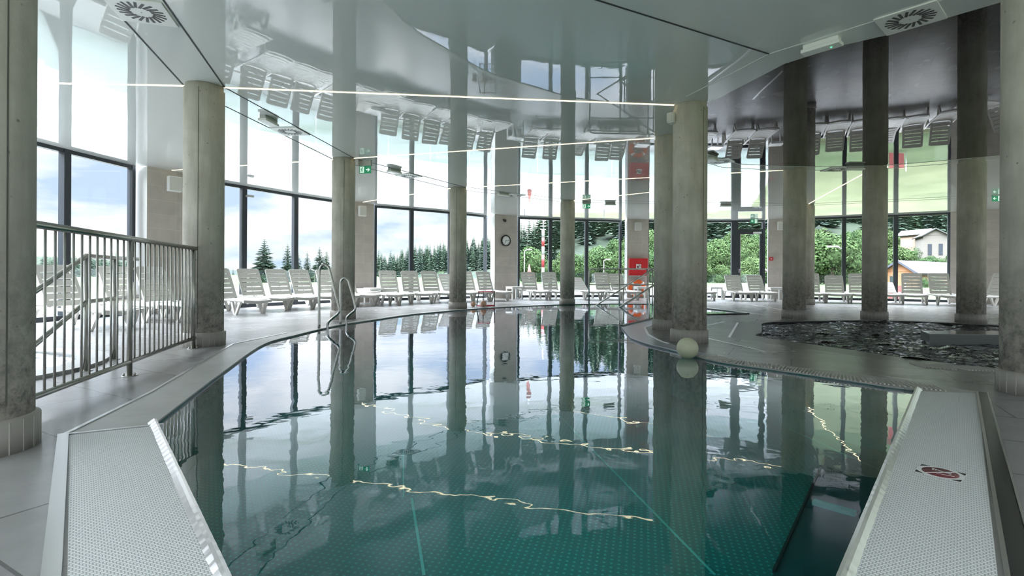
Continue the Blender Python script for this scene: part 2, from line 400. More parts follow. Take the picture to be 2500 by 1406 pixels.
# water edge and coping edge
PW = [(0.04, 0.44), (3.07, 3.89)] + smooth_run([(2.93, 4.02), (2.66, 4.40), (2.37, 4.75), (2.12, 5.06), (1.98, 5.4), (1.83, 5.99), (1.695, 6.44), (1.63, 7.03)]) + \
     [(1.83, 8.59), (2.80, 10.15), (4.28, 11.23), (5.33, 11.55), (5.42, 12.6), (5.2, 13.66), (4.3, 15.8)] + \
     smooth_run([(3.0, 15.72), (1.43, 15.12), (-0.40, 13.62), (-1.08, 12.8), (-1.60, 12.0), (-2.2, 10.95), (-2.60, 9.66), (-2.88, 8.71), (-2.98, 7.93), (-3.02, 7.2), (-3.02, 6.26), (-2.52, 4.49), (-2.03, 2.93)])
CO = [(0.046, -0.134), (1.46, 1.46), (3.5, 3.8)] + smooth_run([(3.07, 4.50), (2.62, 4.85), (2.36, 5.07), (2.2, 5.5), (2.05, 6.0), (1.96, 6.6), (1.98, 7.4), (2.18, 8.35)]) + \
     [(2.95, 9.75), (4.35, 11.05), (5.5, 11.38), (5.6, 12.6), (5.38, 13.75), (4.45, 15.98)] + \
     smooth_run([(2.95, 15.9), (1.35, 15.28), (-0.52, 13.75), (-1.17, 12.92), (-1.72, 12.1), (-2.33, 11.05), (-2.76, 9.72), (-3.04, 8.75), (-3.13, 8.05), (-3.24, 7.38), (-3.37, 6.19), (-2.58, 3.67), (-2.33, 2.70)])
JW = smooth_loop([(3.505, 7.23), (3.78, 7.76), (4.04, 8.27), (4.3, 8.8), (4.57, 9.32), (5.0, 9.68), (5.6, 9.86), (7.3, 10.1), (8.6, 9.3), (9.5, 7.6), (9.3, 5.6), (8.0, 4.2), (6.3, 3.9), (4.9, 4.6), (4.25, 5.2), (3.9, 6.15)])
JO = [(3.04, 7.15), (3.06, 7.19), (4.15, 9.40)] + smooth_run([(4.75, 9.85), (5.4, 10.12), (7.35, 10.4), (8.8, 9.55), (9.8, 7.7), (9.6, 5.5), (8.2, 3.95), (6.3, 3.6), (4.75, 4.35), (4.0, 5.0), (3.55, 5.9)])
TUB = [(-5.0 + 1.0 * math.cos(a * math.pi / 16), 4.35 + 1.0 * math.sin(a * math.pi / 16)) for a in range(32)]
TUBO = [(-5.0 + 1.25 * math.cos(a * math.pi / 16), 4.35 + 1.25 * math.sin(a * math.pi / 16)) for a in range(32)]

b = MB(); b.prism(OUT, -0.12, 0.0, [CO, JO, TUBO]); struct(b.build('floor', 'floor'))
# strips of the pool surround
GL = [(-2.30, 2.665), (-1.97, 2.835), (0.041, 0.36), (0.045, -0.06)]
GR = [(3.40, 3.735), (3.02, 3.80), (0.005, 0.36), (0.045, -0.06)]
b = MB(); b.prism(CO, -0.06, 0.0, [PW]); struct(b.build('trim_1', 'coping'))
b = MB(); b.prism(GL, -0.02, 0.006); g = b.build('trim_2', 'grate_l'); struct(g)
b = MB(); b.prism(GR, -0.02, 0.006); g = b.build('trim_3', 'grate_r'); struct(g)
def strip(name, pts, w, z0, z1, mat, close=False):
    b = MB()
    P = [Vector((p[0], p[1])) for p in pts]
    for p, q in zip(P, P[1:] + ([P[0]] if close else [])): b.bar(p, q, w, z0, z1)
    return struct(b.build(name, mat))
strip('trim_4', [(-2.345, 2.68), (-1.30, 1.45), (0.0, -0.1)], 0.045, -0.03, 0.012, 'steel_bright')
strip('trim_5', [(3.475, 3.775), (1.455, 1.455), (0.09, -0.1)], 0.055, -0.03, 0.008, 'darksteel')
strip('trim_5', [(3.435, 3.775), (1.425, 1.470), (0.06, -0.08)], 0.012, -0.03, 0.013, 'steel_bright')
strip('trim_5', [(3.51, 3.775), (1.49, 1.44), (0.12, -0.11)], 0.008, -0.03, 0.013, 'steel_bright')
strip('trim_6', [(-2.345, 2.68), (-2.58, 3.67), (-3.37, 6.19), (-3.24, 7.38)], 0.022, -0.02, 0.006, 'steel_bright')
strip('trim_7', [(-2.33, 2.68), (-1.95, 2.87)], 0.02, -0.02, 0.009, 'steel_bright')
# raised stainless overflow lips on the two near sides, ribbed like folded sheet
def lip(name, A, Bp, side):
    A, Bp = Vector(A), Vector(Bp); d = (Bp - A); n = int(d.length / 0.02); u = d.normalized(); w = Vector((-u.y, u.x)) * side
    b = MB(); prof = [(0.0, -0.10), (0.0, 0.018), (0.012, 0.024), (0.022, 0.018), (0.042, 0.002), (0.042, -0.05)]
    rows = []
    for i in range(n + 1):
        c = A + d * i / n; wob = 0.0007 * math.sin(i * 1.9) + 0.0005 * math.sin(i * .37)
        rows.append([b.bm.verts.new((c.x + w.x * p[0], c.y + w.y * p[0], p[1] + (wob if 0 < k < 5 else 0))) for k, p in enumerate(prof)])
    for R, Q in zip(rows, rows[1:]):
        for k in range(len(prof)):
            b.bm.faces.new((R[k], R[(k + 1) % 6], Q[(k + 1) % 6], Q[k]))
    b.bm.faces.new(rows[0]); b.bm.faces.new(rows[-1][::-1])
    struct(b.build(name, 'steel_bright'))
lip('trim_8', (-2.03, 2.93), (0.04, 0.44), -1); lip('trim_9', (3.07, 3.89), (0.04, 0.44), 1)
# slotted overflow grating along the right shore
rs = smooth_run([(3.28, 3.90), (2.87, 4.26), (2.50, 4.80), (2.24, 5.06), (2.10, 5.4)], 6)
b = MB(); Lr = 0
for p, q in zip(rs, rs[1:]):
    p, q = Vector(p), Vector(q); d = q - p; k = max(1, int(d.length / 0.026))
    for i in range(k):
        c = p + d * (i + .5) / k; b.box((c.x, c.y, 0.004), (0.012, 0.2, 0.012), math.atan2(d.y, d.x) + 0.35)
struct(b.build('trim_10', 'plastic'))
# steel apron on the point beside the twin columns
ap = smooth_run([(1.98, 5.4), (1.83, 5.99), (1.695, 6.44), (1.63, 7.03)])
b = MB(); b.prism(ap + [(1.83, 8.59), (2.80, 10.15), (2.93, 9.77), (2.17, 8.36), (1.97, 7.4), (1.95, 6.6), (2.04, 6.0), (2.12, 5.6)], -0.04, 0.005)
struct(b.build('trim_11', pm('wet_steel_apron', (0.60, 0.63, 0.70), 0.28, 0.5)))
strip('trim_12', [(1.97, 6.45), (1.95, 6.6), (1.97, 7.4), (2.17, 8.36), (2.93, 9.77)], 0.03, -0.02, 0.012, 'steel_bright')
strip('trim_13', [(1.84, 8.57), (2.80, 10.13), (4.27, 11.2), (5.33, 11.52)], 0.05, -0.05, 0.03, 'darksteel')
# jacuzzi surround, its light border and the floor drains
b = MB(); b.prism(JO, -0.10, 0.0, [JW]); struct(b.build('trim_14', pm('grey_tub_apron', (0.20, 0.205, 0.20), 0.3)))
strip('trim_15', [JO[0], (4.15, 9.40)], 0.035, -0.01, 0.006, 'steel_bright')
strip('trim_16', [at(1729, 826)[:2], at(1866, 858)[:2]], 0.03, -0.01, 0.003, 'steel_bright')
strip('trim_17', [at(1700, 799)[:2], at(1769, 786)[:2]], 0.04, -0.01, 0.003, 'steel_bright')
strip('trim_18', [at(1835, 744)[:2], at(1908, 756)[:2]], 0.05, -0.01, 0.003, 'steel_bright')
strip('trim_19', [at(1726, 750.5)[:2], at(1800, 760)[:2], at(1870, 770)[:2]], 0.05, -0.01, 0.003, 'steel_bright')
rs = [at(x, y)[:2] for x, y in ((2240, 892), (2330, 899), (2434, 902))]
b = MB()
for p, q in zip(rs, rs[1:]):
    p, q = Vector(p), Vector(q); d = q - p
    for i in range(int(d.length / 0.028)):
        c = p + d.normalized() * i * 0.028; b.box((c.x, c.y, 0.004), (0.014, 0.26, 0.012), math.atan2(d.y, d.x) + 0.35)
struct(b.build('trim_20', 'plastic'))
b = MB(); b.prism(TUBO, -0.08, 0.03, [TUB]); struct(b.build('trim_21', 'coping'))

# ------------------------------------------------------------------ pools
def wallring(b, P, z0, z1):
    for p, q in zip(P, P[1:] + P[:1]): b.face([(p[0], p[1], z0), (q[0], q[1], z0), (q[0], q[1], z1), (p[0], p[1], z1)])
DEP = -0.52
basin_o = thing('pool_basin', 'teal steel basin of the large swimming pool, dimpled floor and weld lines', 'pool', (0, 0, 0), kind='structure')
b = MB(); b.prism(PW, DEP - 0.02, DEP); b.build('pool_floor', 'basin', basin_o)
b = MB(); wallring(b, PW, DEP, -0.01); b.build('pool_wall', 'basinwall', basin_o)
b = MB()
def seam(p, q, w=0.009): b.bar(p, q, w, DEP, DEP + 0.006)
def ps(x, y): v = at(x, y, DEP); return (v.x, v.y)
seam(ps(1350, 1000), ps(1745, 1404)); seam(ps(1560, 880), ps(2150, 1150)); seam(ps(985, 1100), ps(985, 1215)); seam(ps(1005, 1218), ps(1035, 1404), 0.014)
seam(ps(445, 1125), ps(552, 1000), 0.035)
b.build('weld_line', 'basinseam', basin_o)
b = MB()
b.bar(ps(2015, 1120), ps(1890, 1400), 0.012, DEP, DEP + 0.02)
b.build('floor_channel', 'basindark', basin_o)
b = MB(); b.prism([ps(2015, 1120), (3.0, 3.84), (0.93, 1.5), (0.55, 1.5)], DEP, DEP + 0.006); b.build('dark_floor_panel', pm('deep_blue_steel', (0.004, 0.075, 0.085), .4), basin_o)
b = MB(); b.bar(ps(1985, 1232), ps(2090, 1262), 0.05, DEP, DEP + 0.03); b.build('floor_step', 'basinseam', basin_o)
b = MB()
q = [(p[0] + (0.02 if False else 0), p[1]) for p in PW]
b.prism(PW, -0.02, -0.02); w = b.build('pool_water', 'water')
tag(w, 'calm teal water of the large pool, mirroring windows and columns', 'water', kind='stuff')
jb = MB(); jb.prism(JW, -0.62, -0.6); wallring(jb, JW, -0.6, -0.01); struct(jb.build('whirlpool_basin', 'tubdark'))
def churn(name, outline, z, amp, mat, step=0.08, seed=1):
    rnd = random.Random(seed); from mathutils import noise as mn
    xs = [p[0] for p in outline]; ys = [p[1] for p in outline]
    bm = bmesh.new(); vs = {}
    def inside(x, y):
        r = False; n = len(outline)
        for i in range(n):
            a, c = outline[i], outline[i - 1]
            if (a[1] > y) != (c[1] > y) and x < (c[0] - a[0]) * (y - a[1]) / (c[1] - a[1]) + a[0]: r = not r
        return r
    nx, ny = int((max(xs) - min(xs)) / step), int((max(ys) - min(ys)) / step)
    def vert(i, j):
        if (i, j) not in vs:
            x, y = min(xs) + i * step, min(ys) + j * step
            h = mn.noise(Vector((x * 1.3, y * 1.3, seed))) * amp + mn.noise(Vector((x * 4, y * 4, seed + 5))) * amp * 0.8 + mn.noise(Vector((x * 9, y * 9, seed + 9))) * amp * .35
            vs[(i, j)] = bm.verts.new((x, y, z + max(-0.05, h)))
        return vs[(i, j)]
    for i in range(nx):
        for j in range(ny):
            x, y = min(xs) + (i + .5) * step, min(ys) + (j + .5) * step
            if inside(x, y):
                f = bm.faces.new((vert(i, j), vert(i + 1, j), vert(i + 1, j + 1), vert(i, j + 1))); f.smooth = True
    me = bpy.data.meshes.new(name); bm.to_mesh(me); bm.free(); me.materials.append(M[mat]); o = bpy.data.objects.new(name, me); C.objects.link(o); return o
w = churn('whirlpool_water', JW, -0.025, 0.045, 'tubwater', 0.045)
tag(w, 'black churning water with white foam in the whirlpool under the dark ceiling', 'water', kind='stuff')
tb = MB(); tb.prism(TUB, -0.5, -0.48); wallring(tb, TUB, -0.48, 0.02); struct(tb.build('small_tub_basin', 'white'))
w = churn('small_tub_water', TUB, -0.0, 0.03, 'tubwhite', 0.05, 3); tag(w, 'pale foaming water of the small round tub behind the railing', 'water', kind='stuff')
# raised block in the whirlpool
b = MB(); b.prism([(5.59, 6.85), (9.1, 6.6), (9.25, 7.35), (5.81, 7.27)], -0.6, 0.095)
tag(b.build('seat_block', pm('wet_grey_mosaic', (0.19, 0.20, 0.195), 0.15), bevel=0.008), 'low grey tiled block rising from the churning black water', 'bench')

# ------------------------------------------------------------------ walls, windows, door
def pier(name, face, deep, ends=True):
    b = MB(); uvl = b.bm.loops.layers.uv.new('UVMap'); s0 = 0.0
    P = [Vector(p) for p in face]; cen = Vector((4.5, 7.0))
    outw = [(p - cen).normalized() * deep for p in P]
    for (p, q), (po, qo) in zip(zip(P, P[1:]), zip(outw, outw[1:])):
        L_ = (q - p).length
        f = b.face([(p.x, p.y, 0), (q.x, q.y, 0), (q.x, q.y, HC), (p.x, p.y, HC)])
        for lp, u in zip(f.loops, ((s0, 0), (s0 + L_, 0), (s0 + L_, HC), (s0, HC))): lp[uvl].uv = u
        s0 += L_; b.mi = 1
        a, c = p + po, q + qo
        b.face([(a.x, a.y, 0), (a.x, a.y, HC), (c.x, c.y, HC), (c.x, c.y, 0)]); b.mi = 0
    b.mi = 1
    for p, o in ((P[0], outw[0]), (P[-1], outw[-1])):
        a = p + o; b.face([(p.x, p.y, 0), (p.x, p.y, HC), (a.x, a.y, HC), (a.x, a.y, 0)])
    return struct(b.build(name, ['walltile', 'plaster'], recalc=False))
for i, (pts, dp) in enumerate(((P1, 0.42), (P2, 0.42), (P3, 0.42), (P4, 0.42), (P5, 0.42), (P6, 0.42))):
    pier('wall_%s' % ('left', 'back_left', 'back', 'back_centre', 'back_right', 'right')[i], pts, dp)
def simple_wall(name, pts):
    b = MB()
    for p, q in zip(pts, pts[1:]): b.bar(p, q, 0.15, 0, HC)
    return struct(b.build(name, 'plaster'))

def window(n, pts, jambs=(True, True)):
    r = thing('window_%d' % n, '', 'window'); del r['label']; del r['category']; r['kind'] = 'structure'
    P = [Vector(p) for p in pts]; f = MB()
    for i, (p, q) in enumerate(zip(P, P[1:])):
        f.bar(p, q, 0.10, 0.0, 0.085); f.bar(p, q, 0.10, HC - 0.07, HC)
    for i, p in enumerate(P):
        d = (P[min(i + 1, len(P) - 1)] - P[max(i - 1, 0)]); w = 0.13 if 0 < i < len(P) - 1 else 0.08
        u = d.normalized() * w / 2; c = p + (u if i == 0 else (-u if i == len(P) - 1 else Vector((0, 0))))
        f.bar(c - u, c + u, 0.12, 0.0, HC)
    f.build('frame', 'black_frame', r)
    for p, q in zip(P, P[1:]):
        g = MB(); g.face([(p.x, p.y, 0.06), (q.x, q.y, 0.06), (q.x, q.y, HC - 0.04), (p.x, p.y, HC - 0.04)]); g.build('pane', 'glass', r)
    return r
window(1, W1); window(2, W2); window(3, W3); window(4, W4); window(5, W5); window(6, W6); window(7, W7)
window(8, [(-5.2, -4), (-6.4, -1.2), (-7.75, 1.5)]); window(9, [(15, -4), (11, -4), (7, -4), (3, -4), (-1, -4), (-5.2, -4)]); window(10, [(17.0, 3.2), (16.0, 0.5), (15, -4)])  # unseen windows round the near side, added to let more light in
# glazed door
dr = thing('door_1', '', 'door'); del dr['label']; del dr['category']; dr['kind'] = 'structure'
p, q = Vector(D1[0]), Vector(D1[1]); u = (q - p).normalized(); nrm_ = Vector((-u.y, u.x))
b = MB(); zt = yd(1830, 563, 20.3).z
b.bar(p, q, 0.1, HC - 0.07, HC); b.bar(p, q, 0.1, zt - 0.06, zt + 0.06); b.bar(p, p + u * 0.16, 0.12, 0, HC); b.bar(q - u * 0.10, q, 0.12, 0, HC); b.bar(p, q, 0.1, 0, 0.04)
b.build('frame', 'black_frame', dr)
b = MB(); a0, a1 = p + u * 0.16, q - u * 0.10
b.bar(a0, a0 + u * 0.09, 0.07, 0.04, zt - 0.05); b.bar(a1 - u * 0.09, a1, 0.07, 0.04, zt - 0.05); b.bar(a0, a1, 0.07, zt - 0.14, zt - 0.05); b.bar(a0, a1, 0.07, 0.04, 0.2)
lf = b.build('leaf', 'black_frame', dr)
b = MB(); b.face([(a0.x, a0.y, .1), (a1.x, a1.y, .1), (a1.x, a1.y, zt - .1), (a0.x, a0.y, zt - .1)]); b.build('pane', 'glass', lf)
b = MB(); b.face([(p.x, p.y, zt), (q.x, q.y, zt), (q.x, q.y, HC - .05), (p.x, p.y, HC - .05)]); b.build('transom_pane', 'glass', dr)
b = MB(); c = a0 + u * 0.045 - nrm_ * 0.07; b.tube([(c.x, c.y, 1.0), (c.x - nrm_.x * .0, c.y, 1.15)], 0.012); b.tube([(c.x, c.y, 1.12), (c.x + u.x * 0.12, c.y + u.y * .12, 1.12)], 0.01); b.build('handle', 'steel_bright', lf)
b = MB(); c = a1 - u * 0.2 - nrm_ * 0.07; b.box((c.x, c.y, zt - 0.09), (0.3, 0.06, 0.07), math.atan2(u.y, u.x)); b.build('closer', 'white_plastic', lf)
b = MB(); b.bar(a0 + u * .09, a0 + u * .12, .03, .2, zt - .14); b.build('glazing_bead', 'plastic', lf)

# ------------------------------------------------------------------ ceiling
BL = [(2.50, 6.62), (2.75, 7.9), (3.55, 9.33), (4.465, 10.13), (5.44, 10.32), (6.17, 10.36), (6.97, 10.27), (7.43, 10.19), (8.26, 9.72), (8.82, 9.34), (9.9, 8.2), (10.3, 6.6), (9.9, 4.8), (8.6, 3.3), (6.6, 2.5), (5.0, 2.9), (4.02, 4.05), (3.455, 4.70), (3.17, 4.92), (2.84, 5.36), (2.585, 6.35)]
b = MB(); b.prism(OUT, HC, HC + 0.15, [BL]); struct(b.build('ceiling', 'ceil'))
b = MB(); b.prism(BL, HC, HC + 0.14); struct(b.build('ceiling_dark_panel', 'ceilblack'))
M['joint'] = pm('shadow_joint', (0.03, 0.035, 0.035), 0.7); M['greyjoint'] = pm('grey_joint', (.3, .31, .31), .6); M['whiteline'] = pm('white_profile', (0.75, 0.77, 0.76), 0.4)
# columns: (centre px, base py, top py)
COL = {}
def colpos(px, yb, yt, tall=HC):
    D = FPX * HC / (yb - yt); u = (px - HX) / FPX; P = Vector((u * D, D)); return P + P.normalized() * 0.235
cdata = [('C2', 497, 848, 196), ('C3', 838, 780.5, 382), ('C4', 1118, 754, 455), ('C5', 1385, 743, 488), ('C6', 1630, 807, 325), ('C7', 1683, 838, 243), ('C8', 1939, 775.6, 407), ('C8b', 1969, 743, 497), ('C9', 2135, 782, 404.6), ('C10', 2371, 790, 387.5)]
for k_, a_, b_, c_ in cdata: COL[k_] = colpos(a_, b_, c_)
COL['C1'] = Vector((-2.56, 2.44)); COL['CR'] = Vector((3.883, 3.77))
def seamline(name, p, q, w, mat, drop=0.004):
    b = MB(); b.bar(p, q, w, HC - drop, HC + 0.02); return struct(b.build(name, mat))
tn = 22
def band(A, B, w=0.45, off=0.0, t=0.014, mt='joint'):
    global tn
    A, B = Vector(A), Vector(B); d = (B - A).normalized(); n = Vector((-d.y, d.x))
    for s in (-1, 1):
        o = n * (w / 2 * s + off); seamline('trim_%d' % tn, A + o, B + o, t, mt); tn += 1
band(COL['C1'], COL['C2']); band(COL['C2'], COL['C3']); band(COL['C3'], COL['C4']); band(COL['C4'], COL['C5'], t=.008, mt='greyjoint'); band(COL['C5'], COL['C8b'], t=.008, mt='greyjoint'); band(COL['C8b'], (13.5, 13.6), t=.008, mt='greyjoint')
for p, q in (((2.15, 6.35), (2.56, 5.12)), ((2.56, 5.12), (3.50, 4.04)), ((2.56, 5.12), (0.678, 4.136)), ((0.678, 4.136), (-1.5, 3.0)), ((3.9, 3.5), (3.5, 4.04))):
    seamline('trim_%d' % tn, p, q, 0.016, 'whiteline' if p[0] > 2.1 and q[0] > 2.1 else 'joint'); tn += 1
for p, q in zip(BL[1:11], BL[2:12]):
    p, q = Vector(p), Vector(q); n = (Vector(p) - Vector((6.4, 6.6))).normalized() * 0.38; n2 = (Vector(q) - Vector((6.4, 6.6))).normalized() * 0.38
    seamline('trim_%d' % tn, p + n, q + n2, 0.014, 'whiteline'); tn += 1
    seamline('trim_%d' % tn, p, q, 0.02, 'whiteline'); tn += 1
def led(label, pts):
    P = [Vector(p) for p in pts]; r = thing('led_strip', label, 'light', (P[0].x, P[0].y, HC), group='warm light lines in the ceiling')
    for p, q in zip(P, P[1:]):
        b = MB(); o = P[0]; b.bar(p - o, q - o, 0.018, -0.007, -0.0005); b.build('light_line', 'led', r)
def trimto(A, B, r=0.22):
    A, B = Vector(A), Vector(B); d = (B - A).normalized(); return A + d * r, B - d * r
a, c = trimto(COL['C2'], COL['C7']); led('warm light line in ceiling running from left round column to nearest of the twin columns', [a, c])
led('warm light line in ceiling leaving the left round column towards the left window', [(-6.9, 5.96), (COL['C2'].x - .22, COL['C2'].y - 0.03)])
a, c = trimto(COL['C3'], COL['C6']); led('warm light line in ceiling from column behind the pool ladder to rear twin column', [a, c])
led('thin light line in ceiling from left tiled wall to column behind the pool ladder', [(-7.35, 11.05), (COL['C3'].x - .2, COL['C3'].y + .05)])
a, c = trimto(COL['C4'], COL['C8']); led('thin warm light line in ceiling right of the column beside the toy goal', [a, c])
led('thin light line in ceiling left of the column beside the toy goal', [(-4.6, 15.75), (COL['C4'].x - .2, COL['C4'].y + .05)])
a, c = trimto(COL['C5'], (5.1, 12.4)); led('short light line in ceiling right of the far centre column', [a, c])
a, c = trimto(COL['C8b'], COL['C9']); led('yellow light line in ceiling slanting up from the rearmost right column', [a, c])

# ------------------------------------------------------------------ columns
def column(key, label, seams=(), hgt=HC):
    p = COL[key]; r = thing('column', label, 'column', (p.x, p.y, 0), group='round concrete columns', kind='thing')
    b = MB(); b.lathe([(0.215, 0.002), (0.215, hgt - 0.05), (0.2, hgt - 0.045), (0.2, hgt - 0.002)], 48); sh = b.build('shaft', 'concrete', r)
    b = MB()
    for a in seams:
        b.box((0.2145 * math.cos(a), 0.2145 * math.sin(a), hgt / 2 + 0.08), (0.006, 0.006, hgt - 0.3), a)
    if seams: b.build('formwork_seam', 'seam', sh)
    b = MB(); n = 24
    b.mi = 0; b.lathe([(0.236, 0.0), (0.236, 0.155), (0.216, 0.165)], 48)
    b.mi = 1
    for k in range(n): b.box((0.236 * math.cos(k * math.tau / n), 0.236 * math.sin(k * math.tau / n), 0.078), (0.003, 0.004, 0.152), k * math.tau / n)
    b.build('tiled_base', ['basetile', 'grout'], r)
    return r
column('C1', 'huge near concrete column at the left edge, weathered, railing fixed to it', (math.radians(-15), math.radians(-60)))
column('CR', 'huge near concrete column at the right edge beside the white grate', (math.radians(225), math.radians(270)))
column('C2', 'round concrete column at the far end of the steel baluster railing', (math.radians(-75),))
column('C3', 'round concrete column standing behind the pool ladder', (math.radians(-70),))
column('C4', 'round concrete column beside the toy goal at the pool edge', (math.radians(-95),))
column('C5', 'thin-looking far column at the back end of the pool')
column('C6', 'rear one of the twin columns on the pool point', (math.radians(-50),))
column('C7', 'front one of the twin columns, behind the cream ball, small speaker on it', (math.radians(-60),))
column('C8', 'column at the left rear of the black whirlpool, under the dark ceiling edge')
column('C8b', 'slim rearmost column peeping out behind another, near the right windows')
column('C9', 'middle one of the three columns behind the black whirlpool')
column('C10', 'rightmost of the three columns behind the black whirlpool')

# ------------------------------------------------------------------ ceiling fittings
def ang(A, B): d = Vector(B) - Vector(A); return math.atan2(d.y, d.x)
def vent(x, y, rz, label):
    r = thing('air_vent', label, 'vent', (x, y, HC), rz, 'square swirl vents in the ceiling')
    b = MB(); b.box((0, 0, -0.006), (0.43, 0.43, 0.012)); b.build('plate', 'white_plastic', r, bevel=0.002)
    b = MB(); n = 20
    for k in range(n):
        a = k * math.tau / n; rr = 0.125 if k % 2 else 0.13
        b.box((rr * math.cos(a), rr * math.sin(a), -0.0125), (0.10, 0.021, 0.003), a + 0.28)
    b.build('slots', 'black', r)
    b = MB(); b.lathe([(0.006, -0.015), (0.006, -0.01)], 10); b.build('screw', 'grey', r)
a12 = ang(COL['C1'], COL['C2']); a23 = ang(COL['C2'], COL['C3']); a34 = ang(COL['C3'], COL['C4']); a45 = ang(COL['C4'], COL['C5'])
vent(-3.16, 4.35, a12, 'square swirl vent in the top left corner of the ceiling')
vent(3.41, 4.40, ang((2.56, 5.12), (3.42, 4.13)), 'square swirl vent at upper right beside the dark ceiling')
vent(-3.47, 7.98, a23, 'square swirl vent between the left column and the ladder column')
v = at(998, 429, HC); vent(v.x, v.y, a34, 'square swirl vent right of the first hanging exit sign')
v = at(1257, 477, HC); vent(v.x, v.y, a45, 'small far swirl vent above the wall clock')
v = at(1758, 393, HC); vent(v.x, v.y, 0.9, 'swirl vent at the left end of the dark ceiling edge')
v = at(2043, 412.5, HC); vent(v.x, v.y, 0.0, 'swirl vent beside the middle whirlpool column top')
def elight(px, py, rz, label, led_=False, n=1):
    v = at(px, py, HC - 0.045); r = thing('emergency_light', label, 'light', (v.x, v.y, HC), rz, 'box lights under the ceiling')
    b = MB(); b.box((0, 0, -0.022), (0.30, 0.09, 0.044)); b.build('housing', 'grey' if n else 'white_plastic', r, bevel=0.004)
    b = MB(); b.box((0, 0, -0.062), (0.33, 0.125, 0.034)); b.build('diffuser', 'white_plastic', r, bevel=0.006)
    if led_:
        b = MB(); b.sphere((0.08, 0.0, -0.08), 0.006, 6); b.build('indicator', 'ledgreen', r)
elight(2006, 113, ang((2.56, 5.12), (3.42, 4.13)) * 1.0, 'box light with green indicator on the ceiling edge at upper right', True, 0)
elight(656, 296, a23 + 0.0, 'box light on ceiling just left of the vent by the left column')
elight(963, 418, a34, 'box light on ceiling right of the first exit sign')
elight(1228, 474, a45, 'tiny box light on ceiling above the clock')
elight(1490, 498.5, 0.1, 'box light on ceiling right of the far exit sign')
elight(1772, 502, 0.0, 'box light on ceiling above the window left of the door')
elight(1740, 388, 0.9, 'box light at the dark ceiling edge right of the twin columns')
elight(2088, 411, 0.0, 'box light hidden partly by the middle whirlpool column')

def exit_sign(px, py, D, rz, right, label, w=0.25):
    v = yd(px, py, D); h = w * 0.6; r = thing('exit_sign', label, 'sign', (v.x, v.y, v.z), rz, 'green exit signs')
    b = MB(); b.box((0, 0, 0), (w, 0.012, h)); b.build('panel', 'green', r)
    top = HC - v.z
    b = MB(); b.box((0, 0, (h / 2 + top) / 2 + 0.0), (w * 1.08, 0.06, max(0.03, top - h / 2))); b.build('housing', 'grey', r, bevel=0.004)
    k = w / 0.25; s = 1 if right else -1; y = -0.008
    b = MB()
    cx = 0.06 * k * s
    b.box((cx - 0.008 * k * s, y, 0), (0.06 * k, 0.004, 0.014 * k))
    for sg in (1, -1):
        b.box((cx + 0.018 * k * s, y, sg * 0.016 * k), (0.055 * k, 0.004, 0.014 * k), mat=Matrix.Rotation(sg * s * math.radians(42), 3, 'Y'))
    b.build('arrow', 'signwhite', r)
    b = MB(); dx = -0.065 * k * s
    b.box((dx, y, 0), (0.085 * k, 0.003, 0.125 * k)); b.build('doorway', 'signwhite', r)
    b = MB(); y2 = -0.011
    b.lathe([(0.0001, -0.011 * k), (0.008 * k, -0.008 * k), (0.011 * k, 0), (0.008 * k, 0.008 * k), (0.0001, 0.011 * k)], 10, (dx + 0.006 * k, y2, 0.042 * k))
    def limb(x0, z0, x1, z1, t):
        a = math.atan2(z1 - z0, x1 - x0); b.box((dx + (x0 + x1) / 2 * k, y2, (z0 + z1) / 2 * k), (math.hypot(x1 - x0, z1 - z0) * k, 0.003, t * k), mat=Matrix.Rotation(-a, 3, 'Y'))
    limb(0.003, 0.028, -0.006, -0.006, 0.018); limb(0.002, 0.024, 0.026, 0.012, 0.008); limb(0.0, 0.024, -0.026, 0.012, 0.008); limb(-0.026, 0.012, -0.03, -0.004, 0.007)
    limb(-0.005, -0.006, 0.018, -0.022, 0.010); limb(0.018, -0.022, 0.012, -0.05, 0.009); limb(-0.006, -0.008, -0.016, -0.034, 0.010); limb(-0.016, -0.034, -0.036, -0.04, 0.008)
    b.build('running_figure', 'green', r)
exit_sign(891.5, 414.5, 10.0, -0.16, True, 'hanging green exit sign with right arrow beside the ladder column', 0.24)
exit_sign(1432, 503.5, 15.4, 0.0, True, 'hanging green exit sign above the far centre windows', 0.235)
exit_sign(1841, 539.5, 19.7, 0.0, False, 'green exit sign above the glazed door', 0.27)
exit_sign(2434, 484.5, 13.8, 0.0, False, 'green exit sign half hidden by the near right column', 0.26)

def speaker(px, py, D, w, h, rz, label):
    v = yd(px, py, D); r = thing('speaker', label, 'speaker', v, rz, 'white wall speakers')
    b = MB(); b.box((0, 0.05, 0), (w, 0.13, h)); b.build('cabinet', 'white_plastic', r, bevel=0.012)
    b = MB(); b.box((0, -0.02, 0), (w * 0.86, 0.014, h * 0.88)); b.build('grille', 'plastic', r, bevel=0.008)
    b = MB(); b.box((0, 0.13, 0), (w * .3, 0.06, h * .3)); b.build('bracket', 'grey', r)
speaker(428, 449, 10.78, 0.25, 0.32, math.radians(62) - 0.2, 'white speaker high on the left tiled wall')
speaker(886, 515, 15.6, 0.22, 0.31, math.radians(52) - .2, 'white speaker on tiled wall behind the ladder column')
speaker(1558, 552.5, 20.0, 0.25, 0.31, 0, 'white speaker above the red cabinet')
speaker(1908, 551, 19.3, 0.25, 0.31, -0.3, 'white speaker on tiled wall right of the door')
v = Vector((COL['C7'].x, COL['C7'].y, 0)); speaker(1636, 287, 6.62, 0.085, 0.13, -0.75, 'small white speaker clamped to the front twin column')

